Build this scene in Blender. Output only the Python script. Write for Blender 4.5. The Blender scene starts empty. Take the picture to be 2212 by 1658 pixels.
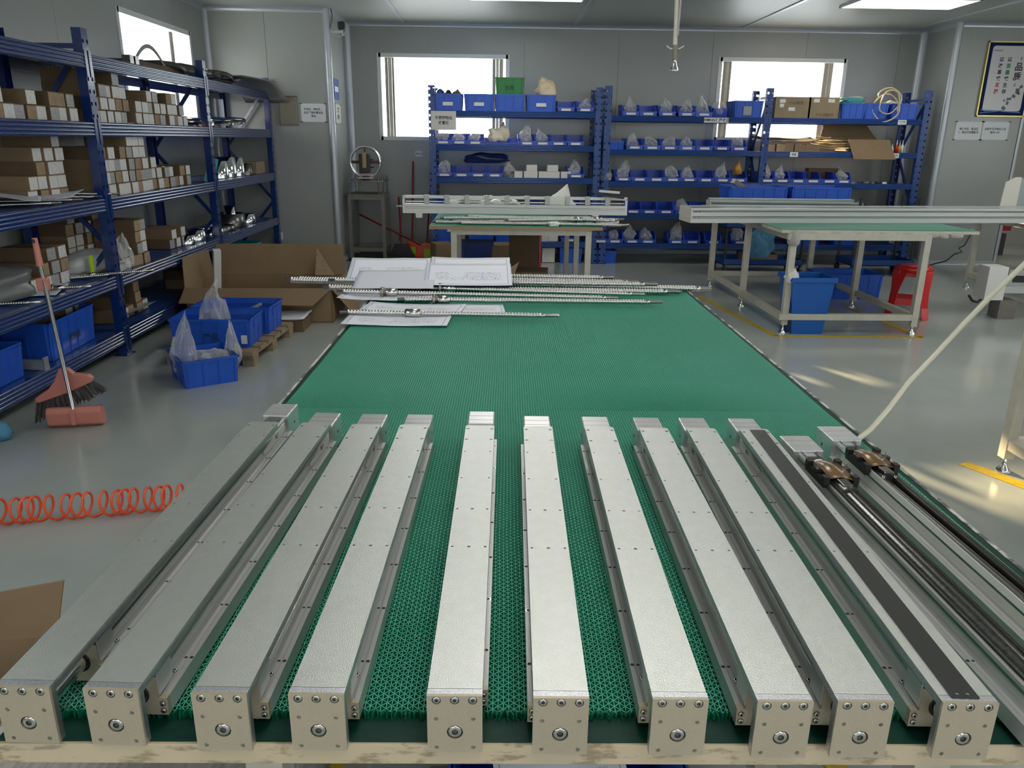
import bpy, bmesh, math, random
import numpy as np
from mathutils import Vector, Matrix, Euler
rnd = random.Random(7)
S = bpy.context.scene
C = S.collection
PI = math.pi
# ------------------------------------------------------------ camera
cam = bpy.data.objects.new('camera', bpy.data.cameras.new('camera'))
C.objects.link(cam)
cam.matrix_world = Matrix(((0.99965923, -0.00380823, -0.02582466, 0),
                           (-0.02346087, 0.30270247, -0.95279631, 0),
                           (0.01144565, 0.9530775, 0.30250998, 1.5),
                           (0, 0, 0, 1)))
cam.data.sensor_width = 36
cam.data.lens = 1665.1 / 2212 * 36
cam.data.clip_start = .02
S.camera = cam
# ------------------------------------------------------------ light
S.view_settings.view_transform = 'Standard'
S.view_settings.look = 'None'
S.view_settings.exposure = 0.18
S.view_settings.gamma = 1
S.view_settings.use_curve_mapping = False
W = bpy.data.worlds.new('sky'); S.world = W
W.use_nodes = True
bg = W.node_tree.nodes['Background']
bg.inputs[0].default_value = (.93, .97, 1, 1)
bg.inputs[1].default_value = 5.0
sun = bpy.data.objects.new('sun', bpy.data.lights.new('sun', 'SUN'))
C.objects.link(sun)
sun.data.energy = 20; sun.data.angle = .012; sun.data.color = (1, .74, .42)
sun.rotation_euler = Vector((3.15, -7.25, -2.26)).to_track_quat('-Z', 'Y').to_euler()
S.cycles.max_bounces = 8
S.cycles.diffuse_bounces = 4
S.cycles.glossy_bounces = 4
S.cycles.transparent_max_bounces = 12
S.cycles.sample_clamp_indirect = 6
S.cycles.caustics_reflective = False
S.cycles.caustics_refractive = False
LAMP = 6.5      # emission of the ceiling panels
# ------------------------------------------------------------ materials
MATS = {}
def M(name, col=(.5, .5, .5), rough=.5, metal=0, var=0, vscale=8, bump=0, bscale=60, spec=.5, coat=0,
      emit=None, estr=0, alpha=1, trans=0, col2=None, stretch=(1, 1, 1), thr=None, sub=0):
    """principled material; var mixes in col2 (or a darker tone) by noise, bump is fine relief"""
    if name in MATS: return MATS[name]
    m = bpy.data.materials.new(name); m.use_nodes = True
    nt = m.node_tree; b = nt.nodes['Principled BSDF']
    def c4(c): return (c[0], c[1], c[2], 1)
    b.inputs['Base Color'].default_value = c4(col)
    b.inputs['Roughness'].default_value = rough
    b.inputs['Metallic'].default_value = metal
    b.inputs['Specular IOR Level'].default_value = spec
    b.inputs['Coat Weight'].default_value = coat
    b.inputs['Coat Roughness'].default_value = .15
    b.inputs['Alpha'].default_value = alpha
    b.inputs['Transmission Weight'].default_value = trans
    if emit:
        b.inputs['Emission Color'].default_value = c4(emit)
        b.inputs['Emission Strength'].default_value = estr
    if var or bump:
        tc = nt.nodes.new('ShaderNodeTexCoord'); mp = nt.nodes.new('ShaderNodeMapping')
        mp.inputs['Scale'].default_value = stretch
        nt.links.new(tc.outputs['Object'], mp.inputs[0])
    if var:
        n = nt.nodes.new('ShaderNodeTexNoise'); n.inputs['Scale'].default_value = vscale
        n.inputs['Detail'].default_value = 5; n.inputs['Roughness'].default_value = .6
        nt.links.new(mp.outputs[0], n.inputs['Vector'])
        r = nt.nodes.new('ShaderNodeValToRGB')
        lo, hi = thr or (.35, .65)
        r.color_ramp.elements[0].position = lo; r.color_ramp.elements[1].position = hi
        c2 = col2 or tuple(x * (1 - var) for x in col)
        r.color_ramp.elements[0].color = c4(col); r.color_ramp.elements[1].color = c4(c2)
        nt.links.new(n.outputs[0], r.inputs[0]); nt.links.new(r.outputs[0], b.inputs['Base Color'])
    if bump:
        n2 = nt.nodes.new('ShaderNodeTexNoise'); n2.inputs['Scale'].default_value = bscale
        n2.inputs['Detail'].default_value = 3
        nt.links.new(mp.outputs[0], n2.inputs['Vector'])
        bp = nt.nodes.new('ShaderNodeBump'); bp.inputs['Strength'].default_value = bump
        bp.inputs['Distance'].default_value = .002
        nt.links.new(n2.outputs[0], bp.inputs['Height']); nt.links.new(bp.outputs[0], b.inputs['Normal'])
    MATS[name] = m
    return m
WALL = M('wall_panel', (.36, .375, .355), .34, var=.06, vscale=1.5, bump=.15, bscale=9, coat=.15)
CEIL = M('ceiling_panel', (.46, .47, .44), .42, bump=.1, bscale=10)
TRIM = M('aluminium_trim', (.48, .51, .55), .3, .3)
FLOOR = M('epoxy_floor', (.40, .43, .41), .14, var=.18, vscale=1.3, col2=(.355, .385, .37), bump=.12, bscale=5, spec=.5)
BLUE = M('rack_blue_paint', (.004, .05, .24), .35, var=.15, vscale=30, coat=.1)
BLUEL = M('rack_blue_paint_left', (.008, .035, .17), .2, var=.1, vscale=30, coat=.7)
DECK = M('rack_deck_blue', (.012, .06, .25), .35)
BIN = M('blue_bin_plastic', (.016, .07, .52), .3, var=.12, vscale=20)
CRATE = M('blue_crate_plastic', (.02, .11, .60), .33, var=.12, vscale=9)
BUCK = M('blue_bucket_plastic', (.005, .10, .42), .3)
GREENP = M('green_crate_plastic', (.01, .19, .035), .35)
CARD = M('cardboard', (.27, .185, .105), .8, var=.12, vscale=6, bump=.2, bscale=40)
CARDD = M('cardboard_dark', (.16, .105, .06), .82, var=.12, vscale=6)
CARDE = M('cardboard_end', (.42, .30, .19), .8, var=.25, vscale=25)
LABW = M('white_label', (.72, .72, .70), .55, var=.25, vscale=45, thr=(.5, .75))
PAPER = M('plain_paper', (.78, .79, .82), .7)
BLACK = M('black_plastic', (.012, .012, .013), .4)
INK = M('black_ink', (.03, .03, .035), .7)
RED = M('red_plastic', (.55, .008, .012), .25, coat=.2)
REDD = M('dark_red_handle', (.25, .008, .01), .35)
ORANGE = M('orange_plastic', (.75, .07, .02), .3)
LIME = M('lime_plastic', (.5, .75, .02), .4)
YEL = M('yellow_floor_tape', (.62, .42, .01), .5, var=.3, vscale=30)
CREAM = M('cream_steel_paint', (.56, .54, .46), .4, var=.12, vscale=14)
EDGE = M('chipped_cream_edge', (.58, .48, .33), .6, var=.3, vscale=18, col2=(.33, .26, .17), thr=(.53, .62), stretch=(1, 1, 3), bump=.3, bscale=30)
RUBBER = M('dark_green_rubber', (.002, .045, .030), .5, spec=.25, var=.3, vscale=25, stretch=(1, 3, 1))
WEB = None
WEBT = M('lit_web_tops', (.14, .68, .49), .4)  # rib tops coloured lighter than the sides, shading painted in
GTOP = M('green_bench_top', (.012, .22, .13), .4)
ALU = M('blasted_aluminium', (.80, .81, .86), .33, .95, var=.28, vscale=420, bump=.35, bscale=700)
ALUW = M('worn_blasted_aluminium', (.70, .72, .68), .37, .9, var=.16, vscale=45, bump=.35, bscale=700, col2=(.74, .75, .72))
ALUM = M('machined_aluminium', (.72, .73, .74), .3, .7, var=.1, vscale=5, stretch=(1, 40, 1))
ALUS = M('smooth_aluminium', (.56, .57, .56), .3, .45)
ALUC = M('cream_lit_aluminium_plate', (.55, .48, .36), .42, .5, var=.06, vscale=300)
STEEL = M('bright_steel', (.62, .61, .58), .18, 1)
STEELD = M('dark_steel', (.17, .165, .16), .25, .9)
SCREW = M('ground_steel_screw', (.60, .60, .59), .24, .95)
CHROME = M('chrome', (.8, .8, .8), .08, 1)
HOLE = M('dark_hole', (.02, .02, .02), .6)
STRIP = M('black_steel_strip', (.06, .06, .058), .3, .35)
AMBER = M('amber_plastic', (.20, .11, .045), .2, var=.3, vscale=60, coat=.5)
PINK = M('pink_plastic', (.56, .21, .17), .38)
BRIST = M('grey_bristle', (.10, .09, .085), .8, var=.5, vscale=90, stretch=(1, 1, .1))
COIL = M('orange_coil_tube', (.95, .10, .02), .2, coat=.4, emit=None)
WHITEP = M('white_plastic', (.76, .76, .74), .35)
IVORY = M('ivory_plastic', (.60, .58, .45), .35)
TEAL = M('teal_plastic', (.01, .36, .42), .25)
WOOD = M('pallet_wood', (.35, .26, .16), .8, var=.4, vscale=6, stretch=(1, 8, 8))
GRAINW = M('grey_grain_board', (.42, .39, .36), .6, var=.35, vscale=7, stretch=(14, 1, 1), col2=(.27, .25, .24))
GOLD = M('gold_frame', (.62, .5, .13), .3, .6)
NAVY = M('poster_navy', (.006, .018, .10), .7, spec=.15)
POSTW = M('poster_white', (.62, .60, .62), .3)
GRNT = M('poster_green_ink', (.02, .25, .05), .5)
REDT = M('poster_red_ink', (.6, .03, .02), .5)
IRON = M('dark_machine_paint', (.04, .04, .045), .45, .2)
GREYS = M('grey_stand_paint', (.20, .19, .165), .5, var=.2, vscale=20)
RUST = M('red_brown_iron', (.12, .03, .025), .5)
CLOTHB = M('blue_cloth', (.08, .25, .42), .7)
FOAM = M('white_foam', (.75, .76, .75), .8)
CURT = M('grey_shutter', (.33, .31, .27), .6)
def plastic_film():
    m = bpy.data.materials.new('clear_film'); m.use_nodes = True
    nt = m.node_tree; nt.nodes.clear()
    o = nt.nodes.new('ShaderNodeOutputMaterial'); mx = nt.nodes.new('ShaderNodeMixShader')
    t = nt.nodes.new('ShaderNodeBsdfTransparent'); p = nt.nodes.new('ShaderNodeBsdfPrincipled')
    p.inputs['Base Color'].default_value = (.72, .74, .74, 1); p.inputs['Roughness'].default_value = .15
    f = nt.nodes.new('ShaderNodeLayerWeight'); f.inputs[0].default_value = .45
    mr = nt.nodes.new('ShaderNodeMapRange'); mr.inputs[3].default_value = .22; mr.inputs[4].default_value = .75
    nt.links.new(f.outputs['Facing'], mr.inputs[0]); nt.links.new(mr.outputs[0], mx.inputs[0])
    nt.links.new(t.outputs[0], mx.inputs[1]); nt.links.new(p.outputs[0], mx.inputs[2]); nt.links.new(mx.outputs[0], o.inputs[0])
    return m
FILM = plastic_film()
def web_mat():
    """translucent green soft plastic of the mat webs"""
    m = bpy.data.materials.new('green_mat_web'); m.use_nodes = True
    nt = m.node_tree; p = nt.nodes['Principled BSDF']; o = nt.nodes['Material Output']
    p.inputs['Base Color'].default_value = (.003, .075, .045, 1); p.inputs['Roughness'].default_value = .4  # rib sides tinted dark, putting the shade of the cells into the colour
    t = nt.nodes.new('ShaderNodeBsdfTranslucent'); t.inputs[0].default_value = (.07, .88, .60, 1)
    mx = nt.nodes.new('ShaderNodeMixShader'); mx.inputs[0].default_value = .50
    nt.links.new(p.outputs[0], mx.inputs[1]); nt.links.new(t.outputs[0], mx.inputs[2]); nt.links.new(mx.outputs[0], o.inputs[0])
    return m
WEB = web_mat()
def glass_mat():
    m = bpy.data.materials.new('window_glass'); m.use_nodes = True
    nt = m.node_tree; nt.nodes.clear()
    o = nt.nodes.new('ShaderNodeOutputMaterial'); mx = nt.nodes.new('ShaderNodeMixShader')
    t = nt.nodes.new('ShaderNodeBsdfTransparent'); p = nt.nodes.new('ShaderNodeBsdfGlossy'); p.inputs['Roughness'].default_value = .02
    mx.inputs[0].default_value = .04
    t.inputs[0].default_value = (.95, .97, .96, 1)
    nt.links.new(t.outputs[0], mx.inputs[1]); nt.links.new(p.outputs[0], mx.inputs[2]); nt.links.new(mx.outputs[0], o.inputs[0])
    return m
GLASS = glass_mat()
def drawing_mat():
    """printed engineering drawing: a ruled frame and fine scribbled line work, flat print on paper"""
    m = bpy.data.materials.new('printed_drawing'); m.use_nodes = True
    nt = m.node_tree; b = nt.nodes['Principled BSDF']; b.inputs['Roughness'].default_value = .65
    tc = nt.nodes.new('ShaderNodeTexCoord'); sp = nt.nodes.new('ShaderNodeSeparateXYZ')
    nt.links.new(tc.outputs['UV'], sp.inputs[0])
    def mth(op, a, bb=None, cc=None):
        n = nt.nodes.new('ShaderNodeMath'); n.operation = op
        for i, v in enumerate((a, bb, cc)):
            if v is None: continue
            if isinstance(v, (int, float)): n.inputs[i].default_value = v
            else: nt.links.new(v, n.inputs[i])
        return n.outputs[0]
    dx = mth('ABSOLUTE', mth('SUBTRACT', sp.outputs[0], .5)); dy = mth('ABSOLUTE', mth('SUBTRACT', sp.outputs[1], .5))
    def edge(d, at, w): return mth('LESS_THAN', mth('ABSOLUTE', mth('SUBTRACT', d, at)), w)
    fr = mth('MAXIMUM', mth('MULTIPLY', edge(dx, .455, .003), mth('LESS_THAN', dy, .43)),
             mth('MULTIPLY', edge(dy, .43, .006), mth('LESS_THAN', dx, .455)))
    nz = nt.nodes.new('ShaderNodeTexNoise'); nz.inputs['Scale'].default_value = 14; nz.inputs['Detail'].default_value = 8
    mp = nt.nodes.new('ShaderNodeMapping'); mp.inputs['Scale'].default_value = (3, 1, 1)
    nt.links.new(tc.outputs['UV'], mp.inputs[0]); nt.links.new(mp.outputs[0], nz.inputs[0])
    scr = mth('LESS_THAN', mth('ABSOLUTE', mth('SUBTRACT', nz.outputs[0], .5)), .016)
    band = mth('MULTIPLY', mth('LESS_THAN', mth('ABSOLUTE', mth('SUBTRACT', sp.outputs[1], .42)), .17), mth('LESS_THAN', dx, .38))
    nz2 = nt.nodes.new('ShaderNodeTexNoise'); nz2.inputs['Scale'].default_value = 3
    nt.links.new(tc.outputs['UV'], nz2.inputs[0])
    scr = mth('MULTIPLY', mth('MULTIPLY', scr, band), mth('GREATER_THAN', nz2.outputs[0], .40))
    al = mth('MULTIPLY', mth('MAXIMUM', fr, scr), .8)
    mx = nt.nodes.new('ShaderNodeMix'); mx.data_type = 'RGBA'
    mx.inputs['A'].default_value = (.74, .76, .84, 1); mx.inputs['B'].default_value = (.1, .1, .12, 1)
    nt.links.new(al, mx.inputs['Factor']); nt.links.new(mx.outputs['Result'], b.inputs['Base Color'])
    return m
DRAW = drawing_mat()
# ------------------------------------------------------------ mesh helpers
class MB:
    """collects faces of several shapes and builds them as ONE mesh object"""
    def __init__(s): s.v = []; s.f = []; s.m = []; s.mi = 0; s.smooth = []
    def add(s, vs, fs, smooth=False):
        o = len(s.v); s.v += [tuple(p) for p in vs]
        for f in fs: s.f.append([i + o for i in f]); s.m.append(s.mi); s.smooth.append(smooth)
        return s
    def use(s, i): s.mi = i; return s
    def box(s, c, d, R=None):
        x, y, z = d[0] / 2, d[1] / 2, d[2] / 2
        vs = [Vector((i * x, j * y, k * z)) for k in (-1, 1) for j in (-1, 1) for i in (-1, 1)]
        if R is not None: vs = [R @ p for p in vs]
        c = Vector(c); vs = [p + c for p in vs]
        return s.add(vs, [(0, 2, 3, 1), (4, 5, 7, 6), (0, 1, 5, 4), (2, 6, 7, 3), (0, 4, 6, 2), (1, 3, 7, 5)])
    def bb(s, x0, x1, y0, y1, z0, z1): return s.box(((x0 + x1) / 2, (y0 + y1) / 2, (z0 + z1) / 2), (x1 - x0, y1 - y0, z1 - z0))
    def bar(s, a, b, w, h, roll=None):
        a = Vector(a); b = Vector(b); d = b - a; L = d.length
        q = d.to_track_quat('Y', 'Z').to_matrix()
        return s.box((a + b) / 2, (w, L, h), q)
    def cyl(s, a, b, r, n=12, r2=None, caps=True):
        a = Vector(a); b = Vector(b); r2 = r if r2 is None else r2
        q = (b - a).to_track_quat('Z', 'Y').to_matrix()
        vs = []
        for P, rr in ((a, r), (b, r2)):
            for i in range(n):
                t = 2 * PI * i / n
                vs.append(P + q @ Vector((math.cos(t) * rr, math.sin(t) * rr, 0)))
        s.add(vs, [(i, (i + 1) % n, n + (i + 1) % n, n + i) for i in range(n)], True)
        if caps: s.add(vs, [tuple(range(n))[::-1], tuple(range(n, 2 * n))])
        return s
    def lathe(s, prof, a, axis, n=12, smooth=True):
        """prof = [(dist along axis, radius)]"""
        a = Vector(a); q = Vector(axis).to_track_quat('Z', 'Y').to_matrix(); vs = []
        for h, r in prof:
            for i in range(n):
                t = 2 * PI * i / n
                vs.append(a + q @ Vector((math.cos(t) * r, math.sin(t) * r, h)))
        fs = [(k * n + i, k * n + (i + 1) % n, (k + 1) * n + (i + 1) % n, (k + 1) * n + i) for k in range(len(prof) - 1) for i in range(n)]
        s.add(vs, fs, smooth)
        return s
    def tube(s, pts, r, n=8, closed=False):
        pts = [Vector(p) for p in pts]; N = len(pts); vs = []; up = Vector((0, 0, 1)); prev = None
        for i, p in enumerate(pts):
            t = (pts[(i + 1) % N] - pts[i - 1]) if closed else (pts[min(i + 1, N - 1)] - pts[max(i - 1, 0)])
            t.normalize()
            if prev is None:
                u = t.cross(up)
                if u.length < .05: u = t.cross(Vector((1, 0, 0)))
            else: u = prev - t * prev.dot(t)
            u.normalize(); prev = u; w = t.cross(u)
            rr = r[i] if isinstance(r, (list, tuple)) else r
            for k in range(n):
                a = 2 * PI * k / n; vs.append(p + (u * math.cos(a) + w * math.sin(a)) * rr)
        M_ = N if closed else N - 1
        s.add(vs, [(i * n + k, i * n + (k + 1) % n, ((i + 1) % N) * n + (k + 1) % n, ((i + 1) % N) * n + k) for i in range(M_) for k in range(n)], True)
        if not closed: s.add(vs, [tuple(range(n))[::-1], tuple(range((N - 1) * n, N * n))])
        return s
    def prism(s, prof, a, b, x=(1, 0, 0), z=(0, 0, 1)):
        """closed 2D outline prof [(x,z)] swept straight from a to b"""
        a = Vector(a); b = Vector(b); x = Vector(x); z = Vector(z); n = len(prof)
        vs = [a + x * p[0] + z * p[1] for p in prof] + [b + x * p[0] + z * p[1] for p in prof]
        s.add(vs, [(i, (i + 1) % n, n + (i + 1) % n, n + i) for i in range(n)] + [tuple(range(n))[::-1], tuple(range(n, 2 * n))])
        return s
    def build(s, name, mat, parent=None, bevel=0, loc=None):
        me = bpy.data.meshes.new(name); me.from_pydata(s.v, [], s.f); me.update()
        mats = mat if isinstance(mat, (list, tuple)) else [mat]
        for m_ in mats: me.materials.append(m_)
        me.polygons.foreach_set('material_index', s.m); me.polygons.foreach_set('use_smooth', s.smooth)
        bm = bmesh.new(); bm.from_mesh(me); bmesh.ops.recalc_face_normals(bm, faces=bm.faces); bm.to_mesh(me); bm.free()
        o = link(name, me, parent)
        if loc: o.location = loc
        if bevel:
            bv = o.modifiers.new('bevel', 'BEVEL'); bv.width = bevel; bv.segments = 2; bv.limit_method = 'ANGLE'; bv.angle_limit = .7
        return o
def link(name, data, parent=None):
    o = bpy.data.objects.new(name, data); C.objects.link(o)
    if parent: o.parent = parent
    return o
def tag(o, label=None, cat=None, group=None, kind=None):
    if label: o['label'] = label
    if cat: o['category'] = cat
    if group: o['group'] = group
    if kind: o['kind'] = kind
    return o
def thing(name, label, cat, loc=(0, 0, 0), rz=0, group=None):
    o = bpy.data.objects.new(name, None); C.objects.link(o)
    o.empty_display_size = .05; o.location = loc; o.rotation_euler = (0, 0, rz)
    return tag(o, label, cat, group)
def copy_tree(o, parent=None):
    c = o.copy(); C.objects.link(c); c.parent = parent
    for ch in KIDS(o): copy_tree(ch, c)
    return c
def KIDS(o): return [x for x in o.children]
def struct(o): o['kind'] = 'structure'; return o
def plate(name, outer, holes, th, mat, parent=None, loc=(0, 0, 0), rot=(0, 0, 0), bev=0):
    """flat plate with real holes: filled 2D curve turned into a mesh. outer = outline points, holes = [(x,y,r)]"""
    cu = bpy.data.curves.new(name, 'CURVE'); cu.dimensions = '2D'; cu.fill_mode = 'BOTH'; cu.extrude = th / 2
    def spl(pts):
        sp = cu.splines.new('POLY'); sp.points.add(len(pts) - 1)
        for i, p in enumerate(pts): sp.points[i].co = (p[0], p[1], 0, 1)
        sp.use_cyclic_u = True
    spl(outer)
    for x, y, r in holes: spl([(x + r * math.cos(t * PI / 6), y + r * math.sin(t * PI / 6)) for t in range(12)])
    tmp = bpy.data.objects.new('tmp', cu); C.objects.link(tmp)
    me = bpy.data.meshes.new_from_object(tmp.evaluated_get(bpy.context.evaluated_depsgraph_get()))
    bpy.data.objects.remove(tmp); bpy.data.curves.remove(cu)
    me.name = name; me.materials.clear(); me.materials.append(mat)
    me.polygons.foreach_set('use_smooth', [False] * len(me.polygons))
    o = link(name, me, parent); o.location = loc; o.rotation_euler = rot
    return o
def rrect(x0, x1, y0, y1, r, n=4):
    P = []
    for cx, cy, a in ((x1 - r, y1 - r, 0), (x0 + r, y1 - r, 90), (x0 + r, y0 + r, 180), (x1 - r, y0 + r, 270)):
        for k in range(n + 1):
            t = math.radians(a + 90 * k / n); P.append((cx + r * math.cos(t), cy + r * math.sin(t)))
    return P
FONT = None
def text(name, s, size, mat, parent, loc, rot, align='CENTER', th=.0004, label=None, sx=1, bold=0):
    cu = bpy.data.curves.new(name, 'FONT'); cu.body = s; cu.size = size; cu.align_x = align; cu.align_y = 'CENTER'
    cu.extrude = th / 2; cu.resolution_u = 2; cu.offset = bold * size
    tmp = bpy.data.objects.new('tmp', cu); C.objects.link(tmp)
    me = bpy.data.meshes.new_from_object(tmp.evaluated_get(bpy.context.evaluated_depsgraph_get()))
    bpy.data.objects.remove(tmp)
    me.materials.clear(); me.materials.append(mat)
    o = link(name, me, parent); o.location = loc; o.rotation_euler = rot; o.scale = (sx, 1, 1)
    if label: o['label'] = label
    return o
def blob(name, mat, size, seed=0, amp=.35, sub=2, parent=None, peak=0, flat=0):
    """crumpled bag / cloth lump: noise-displaced icosphere"""
    from mathutils import noise
    bm = bmesh.new(); bmesh.ops.create_icosphere(bm, subdivisions=sub + 1, radius=1)
    off = Vector((seed * 3.7, seed * 1.3, seed * 9.1))
    for v in bm.verts:
        d = v.co.normalized()
        k = 1 + amp * noise.noise(d * 1.6 + off) * 1.5 + amp * .7 * noise.noise(d * 4.5 + off) + amp * .4 * abs(noise.noise(d * 9 + off))
        p = d * k
        if peak and p.z > 0:
            w = p.z; p.x *= max(.3, 1 - w * peak * 1.1); p.y *= max(.3, 1 - w * peak); p.z *= 1 + peak * .6; p.x += .35 * w * w * math.sin(seed * 2.3)
        p.z = max(p.z, -.75)
        v.co = Vector((p.x * size[0] / 2, p.y * size[1] / 2, (p.z + .75) * size[2] / 1.75))
    me = bpy.data.meshes.new(name); bm.to_mesh(me); bm.free(); me.materials.append(mat)
    if mat is not FILM: me.polygons.foreach_set('use_smooth', [True] * len(me.polygons))
    return link(name, me, parent)
def sheet(name, mat, w, d, amp=.004, seed=0, n=(14, 10), curl=0, parent=None, th=.0004):
    """thin sheet of paper with gentle waves and uv"""
    from mathutils import noise
    bm = bmesh.new(); uvl = bm.loops.layers.uv.new('UVMap'); g = []
    for j in range(n[1] + 1):
        for i in range(n[0] + 1):
            u, v = i / n[0], j / n[1]
            z = amp * (1 + noise.noise(Vector((u * 2.2, v * 2.2, seed * 5.3)))) + curl * (abs(u - .5) * 2) ** 3 + abs(curl) * .3 * (abs(v - .5) * 2) ** 3
            g.append((bm.verts.new(((u - .5) * w, (v - .5) * d, z)), (u, v)))
    for j in range(n[1]):
        for i in range(n[0]):
            a = j * (n[0] + 1) + i; q = [g[a], g[a + 1], g[a + n[0] + 2], g[a + n[0] + 1]]
            f = bm.faces.new([x[0] for x in q]); f.smooth = True
            for l, x in zip(f.loops, q): l[uvl].uv = x[1]
    me = bpy.data.meshes.new(name); bm.to_mesh(me); bm.free(); me.materials.append(mat)
    o = link(name, me, parent); sd = o.modifiers.new('thick', 'SOLIDIFY'); sd.thickness = th
    return o
# ------------------------------------------------------------ the room
ZC = 2.9
MB().bb(-3.45, 9.2, -4.2, 12.2, -.1, 0).build('floor', FLOOR)['kind'] = 'structure'
MB().bb(-3.45, 9.2, -4.2, 12.2, ZC + .02, ZC + .12).build('ceiling', CEIL)['kind'] = 'structure'
ceil = bpy.data.objects['ceiling']
xs = [-3.3, -1.14, 1.04, 3.2, 5.36, 7.52, 9.0]
for i in range(6):
    MB().bb(xs[i] + .004, xs[i + 1] - .004, -4.05, 10.74, ZC, ZC + .025).build('ceiling_panel', CEIL, ceil)
n_tr = [0]
def trim(mb, mat=TRIM):
    n_tr[0] += 1
    return struct(mb.build('trim_%d' % n_tr[0], mat))
for x in xs[1:5]: trim(MB().bb(x - .022, x + .022, -4.05, 10.7, ZC - .012, ZC + .001))
def wall(name, axis, pos, a0, a1, out, wins=(), seams=(), z1=ZC, th=.14):
    """panelled wall; axis 'x' runs along X at y=pos. out = direction (+1/-1) in which the thickness goes. wins=(a0,a1,z0,z1)"""
    def rects(p, q):
        R = []; cur = p
        ws = sorted(w for w in wins if w[0] < q and w[1] > p)
        for w in ws:
            l, r = max(p, w[0]), min(q, w[1])
            if l > cur: R.append((cur, l, 0, z1))
            R.append((l, r, 0, w[2])); R.append((l, r, w[3], z1)); cur = r
        if cur < q: R.append((cur, q, 0, z1))
        return R
    def mk(nm, p, q, d0, d1, par=None):
        mb = MB()
        for l, r, b, t in rects(p, q):
            lo, hi = sorted((pos + out * d0, pos + out * d1))
            if axis == 'x': mb.bb(l, r, lo, hi, b, t)
            else: mb.bb(lo, hi, l, r, b, t)
        return mb.build(nm, WALL, par)
    w = struct(mk(name, a0, a1, .008, th))
    cuts = [a0] + [s for s in seams if a0 < s < a1] + [a1]
    for p, q in zip(cuts[:-1], cuts[1:]):
        mk('wall_panel', p + .002, q - .002, 0, .0095, w)
    return w
WB1 = (-1.478, .19, 1.49, 2.515); WB2 = (2.95, 4.6, 1.53, 2.525)
WL1 = (7.495, 9.2, 1.55, 2.555); WL2 = (1.45, 3.1, 1.55, 2.555); WL3 = (-2.6, -.9, 1.55, 2.555)
wall('wall_back', 'x', 10.75, -1.9, 5.6, 1, (WB1, WB2), [-.82, .40, 1.62, 2.84, 4.06, 5.28])
wall('wall_left', 'y', -3.3, -4.05, 9.7, -1, (WL1, WL2, WL3), [i * 1.18 - 3.0 for i in range(11)])
wall('wall_left_return', 'x', 9.7, -3.3, -1.925, 1, (), [-2.62])
wall('wall_left_return_side', 'y', -1.9, 9.712, 10.75, -1)
wall('wall_right_return_side', 'y', 5.6, 10.012, 10.75, 1)
wall('wall_right_return', 'x', 10.0, 5.625, 6.62, 1)
wall('wall_right_return_end', 'y', 6.62, 10.0, 10.14, -1, th=.05)
wall('wall_annex_back', 'x', 12.0, 5.6, 9.1, 1)
wall('wall_right', 'y', 9.0, -4.05, 12.0, 1, ((-3, -1.2, 1.3, 2.55), (.6, 2.4, 1.3, 2.55), (4.2, 6.0, 1.3, 2.55)))  # unseen window openings, added to let daylight in
wall('wall_front', 'x', -4.05, -3.3, 9.0, -1, ((-2.4, -.4, 1.2, 2.55), (1.0, 3.0, 1.2, 2.55), (4.6, 6.6, 1.2, 2.55)))  # openings behind the camera, added for their light
# coved aluminium corner and ceiling trims
def cove(a, b, x, z, r=.05):
    P = [(0, 0)] + [(r * (1 - math.sin(t * PI / 12)), r * (1 - math.cos(t * PI / 12))) for t in range(7)]
    return trim(MB().prism(P, a, b, x, z))
cove((-1.9, 10.748, ZC), (5.6, 10.748, ZC), (0, -1, 0), (0, 0, -1))
cove((-3.298, -4, ZC), (-3.298, 9.7, ZC), (1, 0, 0), (0, 0, -1))
cove((-3.3, 9.698, ZC), (-1.9, 9.698, ZC), (0, -1, 0), (0, 0, -1))
cove((-1.898, 9.7, ZC), (-1.898, 10.75, ZC), (1, 0, 0), (0, 0, -1))
cove((5.6, 9.998, ZC), (6.6, 9.998, ZC), (0, -1, 0), (0, 0, -1))
cove((5.598, 10.0, ZC), (5.598, 10.75, ZC), (-1, 0, 0), (0, 0, -1))
cove((-3.298, 9.698, 0), (-3.298, 9.698, ZC), (1, 0, 0), (0, -1, 0), .045)
cove((-1.898, 10.748, 0), (-1.898, 10.748, ZC), (1, 0, 0), (0, -1, 0), .07)
cove((5.598, 10.748, 0), (5.598, 10.748, ZC), (-1, 0, 0), (0, -1, 0), .07)
def post_trim(x, y, r=.035):
    P = [(-.05, 0)] + [(r * math.sin(t * PI / 12) - .0, r * math.cos(t * PI / 12)) for t in range(7)] + [(r, -.05), (0, -.05)]
    return P
trim(MB().cyl((-1.915, 9.715, 0), (-1.915, 9.715, ZC), .042, 20)); trim(MB().cyl((5.615, 10.015, 0), (5.615, 10.015, ZC), .042, 20))
trim(MB().cyl((6.60, 10.02, 0), (6.60, 10.02, ZC), .03, 16))
def baseb(name, a, b, x): struct(MB().prism([(0, 0), (.045, 0), (.04, .012), (.012, .04), (0, .05)], a, b, x, (0, 0, 1)).build(name, TRIM))
baseb('baseboard_back', (-1.9, 10.748, 0), (5.6, 10.748, 0), (0, -1, 0))
baseb('baseboard_left', (-3.298, -4, 0), (-3.298, 9.7, 0), (1, 0, 0))
baseb('baseboard_left_return', (-3.3, 9.698, 0), (-1.9, 9.698, 0), (0, -1, 0))
baseb('baseboard_left_return_side', (-1.898, 9.7, 0), (-1.898, 10.75, 0), (1, 0, 0))
baseb('baseboard_right_return', (5.6, 9.998, 0), (6.6, 9.998, 0), (0, -1, 0))
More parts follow.
